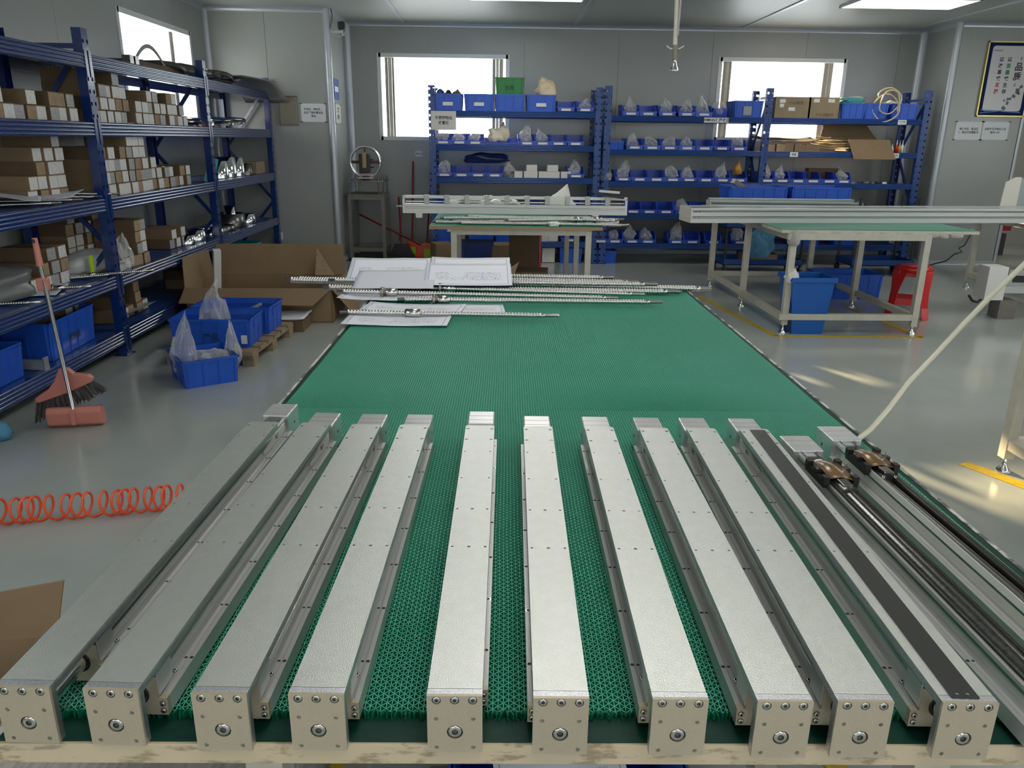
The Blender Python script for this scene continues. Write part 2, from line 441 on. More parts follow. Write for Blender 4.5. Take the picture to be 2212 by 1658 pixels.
baseb('baseboard_right_return_side', (5.598, 10, 0), (5.598, 10.75, 0), (-1, 0, 0))
# windows: slim reveal frame, two sliding sashes with dark shutter edges, glass
def window(n, axis, pos, w, out, stiles):
    a0, a1, z0, z1 = w
    def bx(mb, p, q, d0, d1, b, t):
        lo, hi = sorted((pos + out * d0, pos + out * d1))
        return mb.bb(p, q, lo, hi, b, t) if axis == 'x' else mb.bb(lo, hi, p, q, b, t)
    f = MB(); e = .028
    bx(f, a0 - .02, a0 + e, -.008, .15, z0 - .02, z1 + .02); bx(f, a1 - e, a1 + .02, -.008, .15, z0 - .02, z1 + .02)
    bx(f, a0, a1, -.008, .15, z0 - .02, z0 + e); bx(f, a0, a1, -.008, .15, z1 - e, z1 + .02)
    root = struct(f.build('window_%d' % n, WHITEP))
    for p, q, m_ in stiles:
        bx(MB(), p, q, .09, .125, z0 + e, z1 - e).build('sash_stile', m_, root)
    bx(MB(), a0 + e, (a0 + a1) / 2 + .02, .105, .110, z0 + e, z1 - e).build('pane', GLASS, root)
    bx(MB(), (a0 + a1) / 2 - .02, a1 - e, .130, .135, z0 + e, z1 - e).build('pane', GLASS, root)
window(1, 'x', 10.75, WB1, 1, ((-1.41, -1.375, CURT), (-1.37, -1.325, CREAM), (-1.32, -1.295, CURT), (-.01, .03, CURT), (.035, .075, CREAM), (.08, .13, CURT)))
window(2, 'x', 10.75, WB2, 1, ((3.02, 3.06, CURT), (3.065, 3.10, CREAM), (3.105, 3.13, CURT), (4.36, 4.41, CURT), (4.415, 4.43, CREAM), (4.435, 4.48, CURT)))
window(3, 'y', -3.3, WL1, -1, ((8.86, 8.90, CREAM), (8.905, 8.96, CURT)))
window(4, 'y', -3.3, WL2, -1, ((2.25, 2.29, CURT),))
window(5, 'y', -3.3, WL3, -1, ((-1.75, -1.71, CURT),))
# ceiling light panels
def ceiling_light(x, y, w, d, label, rz=0):
    t = thing('ceiling_light', label, 'ceiling light', (x, y, ZC - .012), rz, 'ceiling light panels')
    f = MB(); f.bb(-w / 2, w / 2, -d / 2, -d / 2 + .02, -.012, .01); f.bb(-w / 2, w / 2, d / 2 - .02, d / 2, -.012, .01)
    f.bb(-w / 2, -w / 2 + .02, -d / 2, d / 2, -.012, .01); f.bb(w / 2 - .02, w / 2, -d / 2, d / 2, -.012, .01)
    f.build('frame', WHITEP, t)
    MB().bb(-w / 2 + .018, w / 2 - .018, -d / 2 + .018, d / 2 - .018, -.006, .004).build('diffuser', M('light_diffuser', (.8, .8, .8), .5, emit=(1, .97, .92), estr=LAMP), t)
ceiling_light(4.3, 8.70, 1.2, .6, 'bright rectangular ceiling light panel above the right rack')
ceiling_light(.34, 8.60, 1.2, .6, 'ceiling light panel at the top centre of the room')
LN = ['first', 'second', 'third', 'fourth']
for ci, x in enumerate((.34, 4.3, 7.9)):
    for ri, y in enumerate((6.3, 4.0, 1.7, -.6)):
        ceiling_light(x, y, 1.2, .6, 'ceiling light panel outside the picture, %s row before the back, %s column' % (LN[ri], ('centre', 'right', 'far right')[ci]))
# yellow floor tape
def tape(pts, w, label):
    mb = MB()
    for a, b in zip(pts[:-1], pts[1:]): mb.bar((a[0], a[1], .0012), (b[0], b[1], .0012), w, .0016)
    tag(mb.build('floor_tape', YEL), label, 'floor tape', 'yellow floor tape')
tape([(2.10, 7.75), (2.30, 6.04), (3.50, 6.01)], .05, 'yellow tape on the floor around the cream table by the blue bucket')
tape([(3.50, 6.01), (3.42, 7.3)], .05, 'yellow tape on the floor beside the red stool')
tape([(-1.07, 9.3), (-1.02, 8.8)], .055, 'short piece of yellow tape on the floor before the brooms')
tape([(2.33, 3.46), (2.55, 3.02), (2.75, 2.7)], .075, 'wide yellow tape on the floor under the table foot at right')
tape([(-.36, 1.75), (-.40, 1.35)], .05, 'yellow tape on the floor under the left of the long green table')
tape([(.84, 1.75), (.90, 1.35)], .055, 'yellow tape on the floor under the right of the long green table')
# things on the walls
t = thing('document_holder', 'brown translucent document holder on the wall left of the paper notice', 'holder', (-2.41, 9.695, 1.79))
MB().bb(-.10, .10, -.02, .0, -.16, .16).build('tray', M('brown_acrylic', (.23, .20, .15), .2, coat=.4), t, bevel=.004)
f = MB(); f.bb(-.108, .108, -.024, 0, .152, .164); f.bb(-.108, .108, -.024, 0, -.164, -.152); f.bb(-.108, -.098, -.024, 0, -.164, .164)
f.build('rim', M('brown_rim', (.12, .10, .07), .3), t)
def notice(name, label, cat, c, w, h, lines, size, facing='-y', mat=PAPER, pins=True, group=None):
    rz = {'-y': 0, '+x': PI / 2, '-x': -PI / 2}[facing]
    t = thing(name, label, cat, c, rz, group)
    MB().bb(-w / 2, w / 2, -.0016, -.0002, -h / 2, h / 2).build('sheet', mat, t)
    n = len(lines)
    for i, l in enumerate(lines):
        if l: text('lettering', l, size, INK, t, (0, -.0020, (n - 1) / 2 * size * 1.35 - i * size * 1.35), (PI / 2, 0, 0), bold=.02)
    if pins:
        for sx in (-1, 1):
            for sz in (-1, 1): MB().bb(sx * w / 2 - .016, sx * w / 2 + .016, -.003, 0, sz * h / 2 - .007, sz * h / 2 + .007).build('tape_corner', M('grey_tape', (.10, .10, .09), .5), t)
    return t
notice('paper_notice', 'white paper notice with black lettering beside the brown document holder', 'notice', (-2.12, 9.695, 1.77), .29, .205, ['不良区、待检区，', '此处严禁放置成品', '物品'], .028)
notice('paper_notice', 'left of the two crumpled paper notices below the framed poster', 'notice', (5.935, 9.995, 1.665), .34, .215, ['请保持区、整洁区', '1、物品摆放需整齐'], .030)
notice('paper_notice', 'right of the two crumpled paper notices below the framed poster', 'notice', (6.27, 9.995, 1.668), .34, .215, ['未经许可非本区人员', '请勿入内'], .030)
notice('wall_label', 'small white label on the back wall above the brooms', 'label', (-.985, 10.745, 1.30), .10, .07, ['清洁工具'], .02, pins=False)
notice('blue_sign', 'blue and white sign high on the side of the wall corner', 'sign', (-1.893, 10.0, 2.05), .30, .235, ['', ''], .03, '+x', M('blue_sign_print', (.03, .09, .38), .4), False)
bpy.data.objects['blue_sign']; MB().bb(-.11, .11, -.0026, -.0018, -.03, .03).build('white_band', PAPER, bpy.data.objects['blue_sign'])
notice('wall_chart', 'grey paper chart with black marks on the side of the wall corner', 'notice', (-1.893, 10.03, 1.77), .34, .22, ['工艺', '流程'], .06, '+x', M('grey_paper', (.55, .56, .50), .6))
# framed poster
t = thing('framed_poster', 'framed navy and white poster with Chinese lettering on the right wall', 'poster', (6.285, 9.995, 2.265))
pw, ph = .60, .86
f = MB()
for a in ((-pw / 2, pw / 2, ph / 2 - .014, ph / 2), (-pw / 2, pw / 2, -ph / 2, -ph / 2 + .014), (-pw / 2, -pw / 2 + .014, -ph / 2, ph / 2), (pw / 2 - .014, pw / 2, -ph / 2, ph / 2)):
    f.bb(a[0], a[1], -.022, 0, a[2], a[3])
f.build('frame', GOLD, t)
MB().bb(-pw / 2 + .01, pw / 2 - .01, -.010, -.002, -ph / 2 + .01, ph / 2 - .01).build('print', NAVY, t)
plate('white_field', rrect(-pw / 2 + .065, pw / 2 - .055, -ph / 2 + .065, ph / 2 - .05, .035), [], .001, POSTW, t, (0, -.0108, 0), (PI / 2, 0, 0))
FR = (PI / 2, 0, 0)
for i, ch in enumerate('『品质』'): text('big_lettering', ch, (.05, .10, .10, .05)[i], INK, t, (.125, -.0118, .225 - (0, .085, .195, .28)[i]), FR, bold=.025)
for i, ch in enumerate('以质量求生存'): text('lettering', ch, .056, (INK, GRNT, GRNT, INK, INK, INK)[i], t, (-.005, -.0118, .225 - i * .073), FR, bold=.03)
for i, ch in enumerate('以改革求发展'): text('lettering', ch, .056, (INK, INK, INK, INK, REDT, REDT)[i], t, (-.105, -.0118, .225 - i * .073), FR, bold=.03)
text('logo', 'WMNNT', .03, INK, t, (-.165, -.0118, .325), FR)
mb = MB()   # grey figure climbing steps in the corner of the print
for i, (x, z, s) in enumerate(((.03, -.33, .05), (.065, -.27, .04), (.09, -.22, .035), (.13, -.19, .045), (.165, -.13, .06), (.20, -.08, .04), (.185, -.16, .03), (.06, -.225, .03), (.02, -.24, .025))):
    mb.box((x, -.0118, z), (s, .0006, s * .8), Euler((0, .7 + i, 0)).to_matrix())
mb.build('climbing_figure', M('poster_grey_ink', (.12, .13, .15), .5), t)
mb = MB(); mb.box((.0, -.0116, -.365), (.5, .0006, .012), Euler((0, .05, 0)).to_matrix()); mb.box((-.12, -.0116, -.375), (.28, .0006, .008), Euler((0, -.1, 0)).to_matrix())
mb.build('wave_line', M('poster_light_blue', (.12, .25, .5), .4), t)
# security camera on the corner
t = thing('security_camera', 'small black security camera on a bracket below the ceiling corner', 'camera', (-1.89, 9.76, 2.72))
MB().bb(.10, .18, -.05, .03, -.04, .045).build('body', BLACK, t, bevel=.015)
MB().cyl((.145, .0, -.04), (.15, .0, -.10), .008, 8).build('aerial', WHITEP, t)
MB().bb(0, .15, -.012, .02, -.07, -.055).build('bracket', WHITEP, t)
tag(MB().tube([(-1.86, 9.74, 2.895), (-1.845, 9.73, 2.82), (-1.86, 9.72, 2.74), (-1.885, 9.71, 2.66)], .007, 6).build('camera_cable', M('grey_cable', (.15, .17, .16), .5)), 'grey cable hanging from the ceiling to the camera bracket', 'cable')
tag(MB().tube([(-1.87, 9.74, 2.64), (-1.80, 9.74, 2.60), (-1.72, 9.74, 2.62), (-1.70, 9.75, 2.68)], .004, 6).build('camera_cable', WHITEP), 'thin white cable looped under the black camera', 'cable')
def socket(c, label, rz=0):
    t = thing('wall_socket', label, 'socket', c, rz)
    MB().bb(-.043, .043, -.012, 0, -.043, .043).build('face_plate', WHITEP, t, bevel=.004)
    MB().bb(-.018, .018, -.045, -.012, -.02, .016).build('plug', BLACK, t, bevel=.004)
socket((-2.63, 9.692, .33), 'wall socket with black plug beside the left rack')
socket((6.24, 9.992, .42), 'wall socket on the right wall above the floor cable')
tag(MB().tube([(6.2, 9.97, .40), (6.12, 9.94, .25), (6.05, 9.93, .22), (6.10, 9.93, .17), (5.98, 9.9, .14), (5.9, 9.9, .06), (5.7, 9.85, .02), (5.4, 9.6, .008)], .008, 6).build('power_cord', BLACK), 'black power cord hanging from the right wall socket to the floor', 'cord')
# ------------------------------------------------------------ racks
def perforated(w, h, pitch, r, cols):
    """thin sheet (in XZ, facing -Y) with rows of round holes, as grid cells with 8-gon holes"""
    vs = []; fs = []
    cw = w / len(cols); n = int(h / pitch)
    def q(a, b, c, d):
        o = len(vs); vs.extend((a, b, c, d)); fs.append((o, o + 1, o + 2, o + 3))
    for k in range(n):
        z0 = k * pitch; z1 = z0 + pitch; zc = (z0 + z1) / 2
        for ci, on in enumerate(cols):
            x0 = -w / 2 + ci * cw; x1 = x0 + cw; xc = (x0 + x1) / 2
            if not on: q((x0, 0, z0), (x1, 0, z0), (x1, 0, z1), (x0, 0, z1)); continue
            O = [(x1, zc), (x1, z1), (xc, z1), (x0, z1), (x0, zc), (x0, z0), (xc, z0), (x1, z0)]
            I = [(xc + r * math.cos(t * PI / 4), zc + r * 1.15 * math.sin(t * PI / 4)) for t in range(8)]
            for t in range(8):
                a, b = O[t], O[(t + 1) % 8]; c, d = I[(t + 1) % 8], I[t]
                q((a[0], 0, a[1]), (b[0], 0, b[1]), (c[0], 0, c[1]), (d[0], 0, d[1]))
    z = n * pitch
    if z < h: q((-w / 2, 0, z), (w / 2, 0, z), (w / 2, 0, h), (-w / 2, 0, h))
    return vs, fs
def post_mesh(mat, h, w=.08, d=.06):
    mb = MB(); vs, fs = perforated(w, h, .075, .012, (1, 0, 1) if w > .085 else (1,) if w < .05 else (1, 0, 1))
    mb.add(vs, fs)
    mb.bb(-w / 2, -w / 2 + .004, 0.0005, d, 0, h); mb.bb(w / 2 - .004, w / 2, .0005, d, 0, h)
    mb.bb(-w / 2 - .02, w / 2 + .02, -.02, d + .02, 0, .006)
    return mb
def beam_prof(h=.09, d=.045, n=4):
    P = [(d, 0), (d, h), (.006, h)]; st = h / n
    for i in range(n):
        z = h - i * st
        P += [(.0058 * (1 - abs(math.sin(PI * q)) ** .7), z - st * q) for q in (.04, .18, .34, .5, .66, .82, .96)]
    P.append((0.006, 0))
    return P
def rack(name, label, origin, rz, posts, depth, levels, H, mat, bh=.09, group='blue steel racks', braces=True, pw=.08, over=0):
    t = thing(name, label, 'rack', origin, rz, group)
    fr = post_mesh(mat, H, pw).build('upright_post', mat, t); back_me = None
    first = True
    for x in posts:
        if first: fr.location = (x, 0, 0); first = False
        else:
            o = fr.copy(); C.objects.link(o); o.location = (x, 0, 0)
        b = fr.copy(); C.objects.link(b); b.location = (x, depth, 0); b.rotation_euler = (0, 0, PI)
        mb = MB(); zs = [.15, .75, 1.35, H - .12]
        for z in (zs[0], H - .12): mb.bb(x - .012, x + .012, .05, depth - .05, z, z + .03)
        for i in range(3):
            a, c_ = ((.05, depth - .05) if i % 2 else (depth - .05, .05))
            mb.bar((x, a, zs[i] + .03), (x, c_, zs[i + 1]), .022, .03)
        mb.build('end_brace', mat, t)
    for x0, x1 in zip(posts[:-1], posts[1:]):
        for z in levels:
            a, b = x0 + pw / 2, x1 - pw / 2
            mb = MB(); mb.prism(beam_prof(bh), (a, -.004, z - bh), (b, -.004, z - bh), (0, 1, 0), (0, 0, 1))
            mb.bb(a - .03, a + .002, -.006, -.002, z - bh - .05, z + .02); mb.bb(b - .002, b + .03, -.006, -.002, z - bh - .05, z + .02)
            mb.build('beam', mat, t)
            MB().prism(beam_prof(bh), (b, depth + .004, z - bh), (a, depth + .004, z - bh), (0, -1, 0), (0, 0, 1)).build('beam', mat, t)
            n = 4; w = (b - a) / n
            for k in range(n):
                MB().bb(a + k * w + .002, a + (k + 1) * w - .002, .04, depth - .04, z - .022, z - .004).build('deck_board', DECK, t)
    return t
LZ = [.18, .57, 1.09, 1.575, 1.99]
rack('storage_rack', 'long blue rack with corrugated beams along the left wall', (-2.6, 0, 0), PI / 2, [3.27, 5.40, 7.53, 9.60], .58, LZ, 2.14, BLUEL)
AZ = [.27, .66, 1.05, 1.43, 1.82]
rack('storage_rack', 'blue rack holding the green crate in front of the left back window', (0, 9.8, 0), 0, [-.735, 1.275], .58, AZ, 2.10, BLUE, .07)
BZ = [.26, .63, 1.02, 1.395, 1.785]
rack('storage_rack', 'wide blue rack of bins in front of the right back window', (0, 9.8, 0), 0, [1.385, 3.33, 5.27], .58, BZ, 2.12, BLUE, .065)
# ---- picking bin prototype
def make_bin(w, d, h, card=True):
    t = thing('picking_bin', 'x', 'bin')
    th = .006; mb = MB(); fl = h * .38
    mb.bb(-w / 2, w / 2, 0, d, 0, th)
    sp = [(0, 0), (0, fl), (d * .10, fl), (d * .32, h), (d, h), (d, 0)]
    for x in (-w / 2, w / 2 - th): mb.prism([(p[0], p[1]) for p in sp], (x, 0, 0), (x + th, 0, 0), (0, 1, 0), (0, 0, 1))
    mb.bb(-w / 2, w / 2, 0, th, 0, fl); mb.bb(-w / 2, w / 2, d - th, d, 0, h)
    mb.build('body', BIN, t)
    r = MB(); r.bb(-w / 2 - .004, w / 2 + .004, -.006, .006, fl - .008, fl + .004)
    for x in (-w / 2, w / 2): r.bar((x, d * .32, h), (x, d, h), .010, .008); r.bar((x, d * .10, fl), (x, d * .32, h), .010, .008)
    r.bb(-w / 2, w / 2, d - .005, d + .004, h - .005, h + .004)
    r.build('rim', BIN, t)
    if card: MB().bb(-w * .28, w * .28, -.010, -.004, fl * .25, fl * .78).build('label_card', LABW, t)
    return t
BINP = {}
def bin_(x, y, z, label, size='m', group='blue picking bins', card=True):
    k = (size, card)
    if k not in BINP:
        w, d, h = {'m': (.205, .34, .125), 's': (.145, .24, .075), 'l': (.225, .36, .15)}[size]
        o = BINP[k] = make_bin(w, d, h, card)
    else: o = copy_tree(BINP[k])
    o.location = (x, y, z); o.rotation_euler = (0, 0, rnd.uniform(-.02, .02)); tag(o, label, 'bin', group)
    return o
# ---- stacking crate
CRP = {}
def make_crate(w, d, h, mat, mark=None):
    t = thing('stacking_crate', 'x', 'crate')
    th = .005; ins = .018; mb = MB()
    def ring(z0, z1, w0, d0, w1, d1):
        for sx in (-1, 1):
            mb.prism([(0, 0), (0, 0)], (0, 0, 0), (0, 0, 0)) if 0 else None
        a = [(-w0, -d0, z0), (w0, -d0, z0), (w0, d0, z0), (-w0, d0, z0), (-w1, -d1, z1), (w1, -d1, z1), (w1, d1, z1), (-w1, d1, z1)]
        b = [(x * (1 - th / abs(x)), y * (1 - th / abs(y)), z) for x, y, z in a]
        V = a + b; F = []
        for i in range(4):
            j = (i + 1) % 4
            F += [(i, j, 4 + j, 4 + i), (8 + i, 12 + i, 12 + j, 8 + j), (4 + i, 4 + j, 12 + j, 12 + i)]
        mb.add(V, F)
    W2, D2 = w / 2, d / 2
    ring(0, h, W2 - ins, D2 - ins, W2 - .006, D2 - .006)
    mb.bb(-W2 + ins, W2 - ins, -D2 + ins, D2 - ins, 0, .006)
    r = MB()
    for sy in (-1, 1):
        r.bb(-W2, W2, sy * D2 - (.012 if sy > 0 else 0), sy * D2 + (.012 if sy < 0 else 0), h - .014, h)
        r.bb(-W2 + .004, W2 - .004, sy * (D2 - .012) - .006, sy * (D2 - .012) + .006, h * .78, h * .80)
    for sx in (-1, 1):
        r.bb(sx * W2 - (.012 if sx > 0 else 0), sx * W2 + (.012 if sx < 0 else 0), -D2, D2, h - .014, h)
    r.build('rim', mat, t)
    rb = mb; n = max(3, int(w / .11))
    for i in range(n + 1):
        x = -W2 + .03 + (w - .06) * i / n
        for sy in (-1, 1): rb.bar((x * .97, sy * (D2 - ins), .003), (x, sy * (D2 - .006), h - .01), .005, .010)
    n = max(2, int(d / .11))
    for i in range(n + 1):
        y = -D2 + .03 + (d - .06) * i / n
        for sx in (-1, 1): rb.bar((sx * (W2 - ins), y * .97, .003), (sx * (W2 - .006), y, h - .01), .010, .005)
    mb.build('body', mat, t)
    for sx in (-1, 1):
        MB().bb(sx * (W2 - .006) - .004, sx * (W2 - .006) + .004, -.07, .07, h * .60, h * .88).build('handle', mat, t)
    if mark: text('lettering', mark, .055, INK, t, (.0, -D2 + .004, h * .38), (PI / 2, 0, 0), th=.0006)
    return t
def crate(x, y, z, w, d, h, label, rz=0, mat=CRATE, mark=None, group='blue stacking crates'):
    k = (w, d, h, mat.name, mark)
    if k not in CRP: o = CRP[k] = make_crate(w, d, h, mat, mark)
    else: o = copy_tree(CRP[k])
    o.location = (x, y, z); o.rotation_euler = (0, 0, rz); tag(o, label, 'crate', group); return o
nb = [0]
def bag(x, y, z, w, d, h, label, mat=FILM, peak=.25, name='plastic_bag', cat='bag', amp=.3, group=None):
    nb[0] += 1
    o = blob(name, mat, (w, d, h), nb[0], amp, 2, None, peak); o.location = (x, y, z)
    return tag(o, label, cat, group)
RX = lambda u: -.735 + (u - 934) * .00565     # metres along the back racks
FY = 9.80
ORD = ['leftmost', 'second', 'third', 'fourth', 'fifth', 'sixth', 'seventh', 'eighth', 'ninth', 'tenth', 'eleventh']
def bin_row(us, z, rackname, shelf, size='m', card=True, bags=(), y=FY):
    for i, u in enumerate(us):
        bin_(RX(u), y, z, 'blue bin, %s in its row, %s, %s' % (ORD[i].replace('leftmost', 'first'), shelf, rackname), size, 'picking bins on the ' + rackname, card)
        if i in bags:
            bag(RX(u) + rnd.uniform(-.02, .02), y + .12, z + .03, .15, .14, rnd.uniform(.10, .19), 'clear bag in %s bin, %s, %s' % (ORD[i].replace('leftmost', 'first'), shelf, rackname), peak=rnd.uniform(.1, .8), group='plastic bags in the bins')
GR = 'green-crate rack'; WR = 'wide rack left bay'; WR2 = 'wide rack right bay'
# rack A, top
for i, u in enumerate((968, 1034, 1099, 1166)):
    crate(RX(u), FY + .20, AZ[4], .36, .38, .19, ('blue crate with dark parts, first from the left on top of the ' + GR, 'pale lit blue crate, second on top of the ' + GR, 'blue crate under the green crate on top of the rack', 'blue crate with the cream bundle on top of the rack')[i], 0, CRATE)
    if i != 2: tag(MB().bb(-.06, .06, -.004, 0, -.02, .02).build('paper_tag', LABW), 'paper tag on the %s big crate of the top shelf' % ORD[i], 'label').location = (RX(u), FY + .012, AZ[4] + .075)
for i, (dx, w, h) in enumerate(((-.10, .09, .07), (.0, .10, .05), (.10, .10, .06))):
    bag(RX(968) + dx, FY + .2, AZ[4] + .13, w, .16, h + .05, ('dark blue part at the left of the first crate', 'black parts heap in the middle of the first crate', 'brown parts heap at the right of the first crate')[i], (BLUE, BLACK, CARDD)[i], 0, 'parts_heap', 'parts')
bag(RX(1034), FY + .2, AZ[4] + .12, .26, .2, .10, 'clear bag of parts in the second big crate', FILM)
crate(RX(1099), FY + .2, AZ[4] + .192, .35, .3, .19, 'green crate standing on a blue crate on top of the rack', 0, GREENP, '检具')
bag(RX(1180), FY + .2, AZ[4] + .15, .23, .2, .22, 'cream crumpled paper bundle on the fourth crate', M('cream_crumpled', (.72, .60, .42), .7), .1, 'paper_bundle', 'paper')
bin_row((1219, 1260), AZ[4], GR, 'top shelf', 'm', bags=(1,))
# rack A, second level
bin_row((957, 992, 1026), AZ[3], GR, 'second shelf, left group', 'm', bags=(0, 1, 2))
bin_row((1061, 1086, 1110), AZ[3], GR, 'second shelf, small middle group', 's', card=False)
bag(RX(1070), FY + .1, AZ[3] + .03, .2, .16, .15, 'cream cloth bag over the small bins, left', M('cream_bag', (.68, .62, .50), .6), .2)
bag(RX(1085), FY + .12, AZ[3] + .03, .16, .14, .2, 'cream cloth bag over the small bins, right', MATS['cream_bag'], .2)
bin_row((1137, 1171, 1205, 1242), AZ[3], GR, 'second shelf, right group', 'm', bags=(0, 1))
# rack A, third level
bin_row((959, 996, 1032, 1068), AZ[2], GR, 'third shelf', 'm', bags=(0,))
bin_row((1245,), AZ[2], GR, 'third shelf, right end', 'm', bags=(0,))
def carton(x, y, z, w, d, h, label, mat=CARD, end=None, rz=0, name='carton', group=None, tape_=False):
    t = thing(name, label, 'box', (x, y, z), rz, group)
    b = MB().bb(-w / 2, w / 2, -d / 2, d / 2, 0, h); b.build('body', mat, t)
    if tape_: MB().bb(-w / 2 - .0008, w / 2 + .0008, -.025, .025, h * .6, h + .0008).build('packing_tape', M('packing_tape', (.35, .24, .12), .25), t)
    if end: MB().bb(-w * .465, w * .465, -d / 2 - .0012, -d / 2, h * .04, h * .93).build('end_label', end, t)
    return t
WBX = M('white_card_box', (.66, .64, .62), .6)
k = 0
for u, z, w in ((1120, 0, .10), (1139, 0, .09), (1153, 0, .09), (1176, 0, .13), (1198, 0, .13), (1223, 0, .12), (1148, .077, .13), (1194, .077, .13)):
    carton(RX(u), FY + .08, AZ[2] + z, w, .14, .075, 'small white box, %s, on the third shelf of the %s' % (('first in the bottom row', 'second in the bottom row', 'third in the bottom row', 'fourth in the bottom row', 'fifth in the bottom row', 'last in the bottom row', 'stacked on top at left', 'stacked on top at right')[k], GR), WBX, None, rnd.uniform(-.08, .08), 'small_box', 'white boxes on the rack'); k += 1
bag(RX(1100), FY + .15, AZ[2], .16, .2, .17, 'clear plastic bag between bins and white boxes on the third shelf')
bag(RX(1050), FY + .3, AZ[2] + .16, .55, .15, .12, 'dark blue film roll lying behind the third shelf bins', M('dark_blue_film', (.02, .04, .15), .3), 0)
# rack A low levels (seen under the workbench)
bin_row((960, 1000, 1050, 1100, 1150, 1200, 1240), AZ[1], GR, 'fourth shelf', 'm')
for i, u in enumerate((965, 1035, 1095)):
    crate(RX(u) + .02, FY + .2, AZ[0], .34, .38, .22, 'blue crate, %s on the lowest shelf of the %s' % (ORD[i], GR), 0, CRATE, 'ABC'[i] if 0 else None)
    tag(MB().bb(-.05, .05, -.004, 0, -.025, .025).build('paper_tag', LABW), 'paper tag on the %s crate of the lowest shelf' % ORD[i], 'label').location = (RX(u) + .04, FY + .01, AZ[0] + .14)
carton(RX(1178), FY + .15, AZ[0], .13, .2, .12, 'white box on the lowest shelf behind the bench leg', WBX, None)
carton(RX(1200), FY + .15, AZ[0], .12, .2, .12, 'cream box on the lowest shelf behind the bench leg', CARDE, LABW)
bin_row((1235,), AZ[0], GR, 'lowest shelf, right end', 'm')
carton(RX(1190), FY + .2, 0, .17, .3, .2, 'brown carton with a label on the floor under the rack', CARDD, LABW)
crate(RX(1240), FY + .2, 0, .30, .38, .19, 'blue crate on the floor under the right end of the rack')
# rack B left bay
bin_row((1358, 1395, 1436, 1478, 1515), BZ[4], WR, 'top shelf', 'm', bags=(0, 2, 3, 4))
crate(RX(1552), FY + .2, BZ[4], .19, .3, .10, 'dark blue open tray on the top shelf', 0, BIN)
bag(RX(1550), FY + .14, BZ[4] + .03, .18, .2, .14, 'clear bag over the dark tray on the top shelf')
crate(RX(1611), FY + .2, BZ[4], .36, .38, .19, 'bright lit blue crate on the top shelf beside the middle post', 0, CRATE)
tag(MB().bb(-.05, .05, -.004, 0, -.05, .05).build('paper_tag', M('grey_card', (.35, .34, .36), .6)), 'grey card on the lit blue crate of the top shelf', 'label').location = (RX(1608), FY + .012, BZ[4] + .075)
t = notice('shelf_sign', 'white shelf sign with black lettering on the top beam of the wide rack', 'sign', (RX(1542), FY - .009, BZ[4] - .038), .30, .058, ['WMNNT 接收区'], .045, pins=False)
crate(RX(1331), FY + .15, BZ[3], .20, .3, .10, 'small ribbed blue crate at the left of the second shelf')
bin_row((1370, 1408, 1446, 1484, 1522, 1560, 1597), BZ[3], WR, 'second shelf', 'm', bags=(0, 1, 2, 3, 6))
bin_row((1349, 1385, 1422, 1458, 1494, 1531, 1568, 1604), BZ[2], WR, 'third shelf', 'm', bags=(0, 3, 4, 6))
bag(RX(1312), FY + .1, BZ[2], .15, .2, .14, 'grey plastic bag at the left end of the third shelf', FILM)
bag(RX(1604), FY + .1, BZ[2] + .09, .10, .1, .14, 'orange and grey spray gun handle in the last bin', M('ochre_plastic', (.5, .25, .04), .4), .4, 'tool_handle', 'tool')
bin_row((1375, 1411, 1448, 1486, 1524, 1560), BZ[1], WR, 'fourth shelf', 'm', bags=(3,))
bin_row((1306, 1338, 1376, 1412, 1476, 1512, 1560), BZ[0], WR, 'lowest shelf', 'm', bags=(0, 1, 2, 3, 4))
crate(RX(1320), FY + .2, 0, .28, .36, .16, 'blue crate on the floor under the wide rack, left end')
# rack B right bay
for i, (u, w) in enumerate(((1705, .43), (1772, .37))):
    carton(RX(u), FY + .2, BZ[4], w, .38, .24, ('brown carton with two white labels on top of the wide rack', 'brown carton with printed marks, right of the other on top of the wide rack')[i], M('dim_cardboard', (.30, .23, .14), .8, var=.1, vscale=8), None, 0, 'carton', None)
    tt = bpy.data.objects[-1] if 0 else None
for u, z, w in ((1682, .19, .07), (1681, .14, .05), (1703, .10, .08), (1755, .20, .07), (1787, .20, .08)):
    tag(MB().bb(-w / 2, w / 2, -.002, 0, -.02, .02).build('shipping_label', LABW), 'small white shipping label %s' % {1682: 'at the top left of the left carton', 1681: 'below the top left label of the left carton', 1703: 'in the middle of the left carton', 1755: 'at the top left of the right carton', 1787: 'at the top right of the right carton'}[u], 'label').location = (RX(u), FY + .009, BZ[4] + z)
for s, u, z in (('小心轻放', 1712, .17), ('千斤顶配件', 1775, .035)):
    t = thing('carton_lettering', 'dark lettering printed on the carton, ' + ('left' if u < 1750 else 'right'), 'lettering', (RX(u), FY + .0085, BZ[4] + z)); text('lettering', s, .045, M('brown_ink', (.08, .05, .04), .8), t, (0, 0, 0), (PI / 2, 0, 0))
for i, u in enumerate((1838, 1888, 1950)):
    crate(RX(u), FY + .2, BZ[4], (.30, .30, .34)[i], .38, .18, ('blue crate full of teal hose on top of the wide rack', 'blue crate holding the pale hose coil on top of the wide rack', 'darker blue crate at the right end on top of the wide rack')[i])
TEALH = M('teal_hose', (.06, .36, .42), .35)
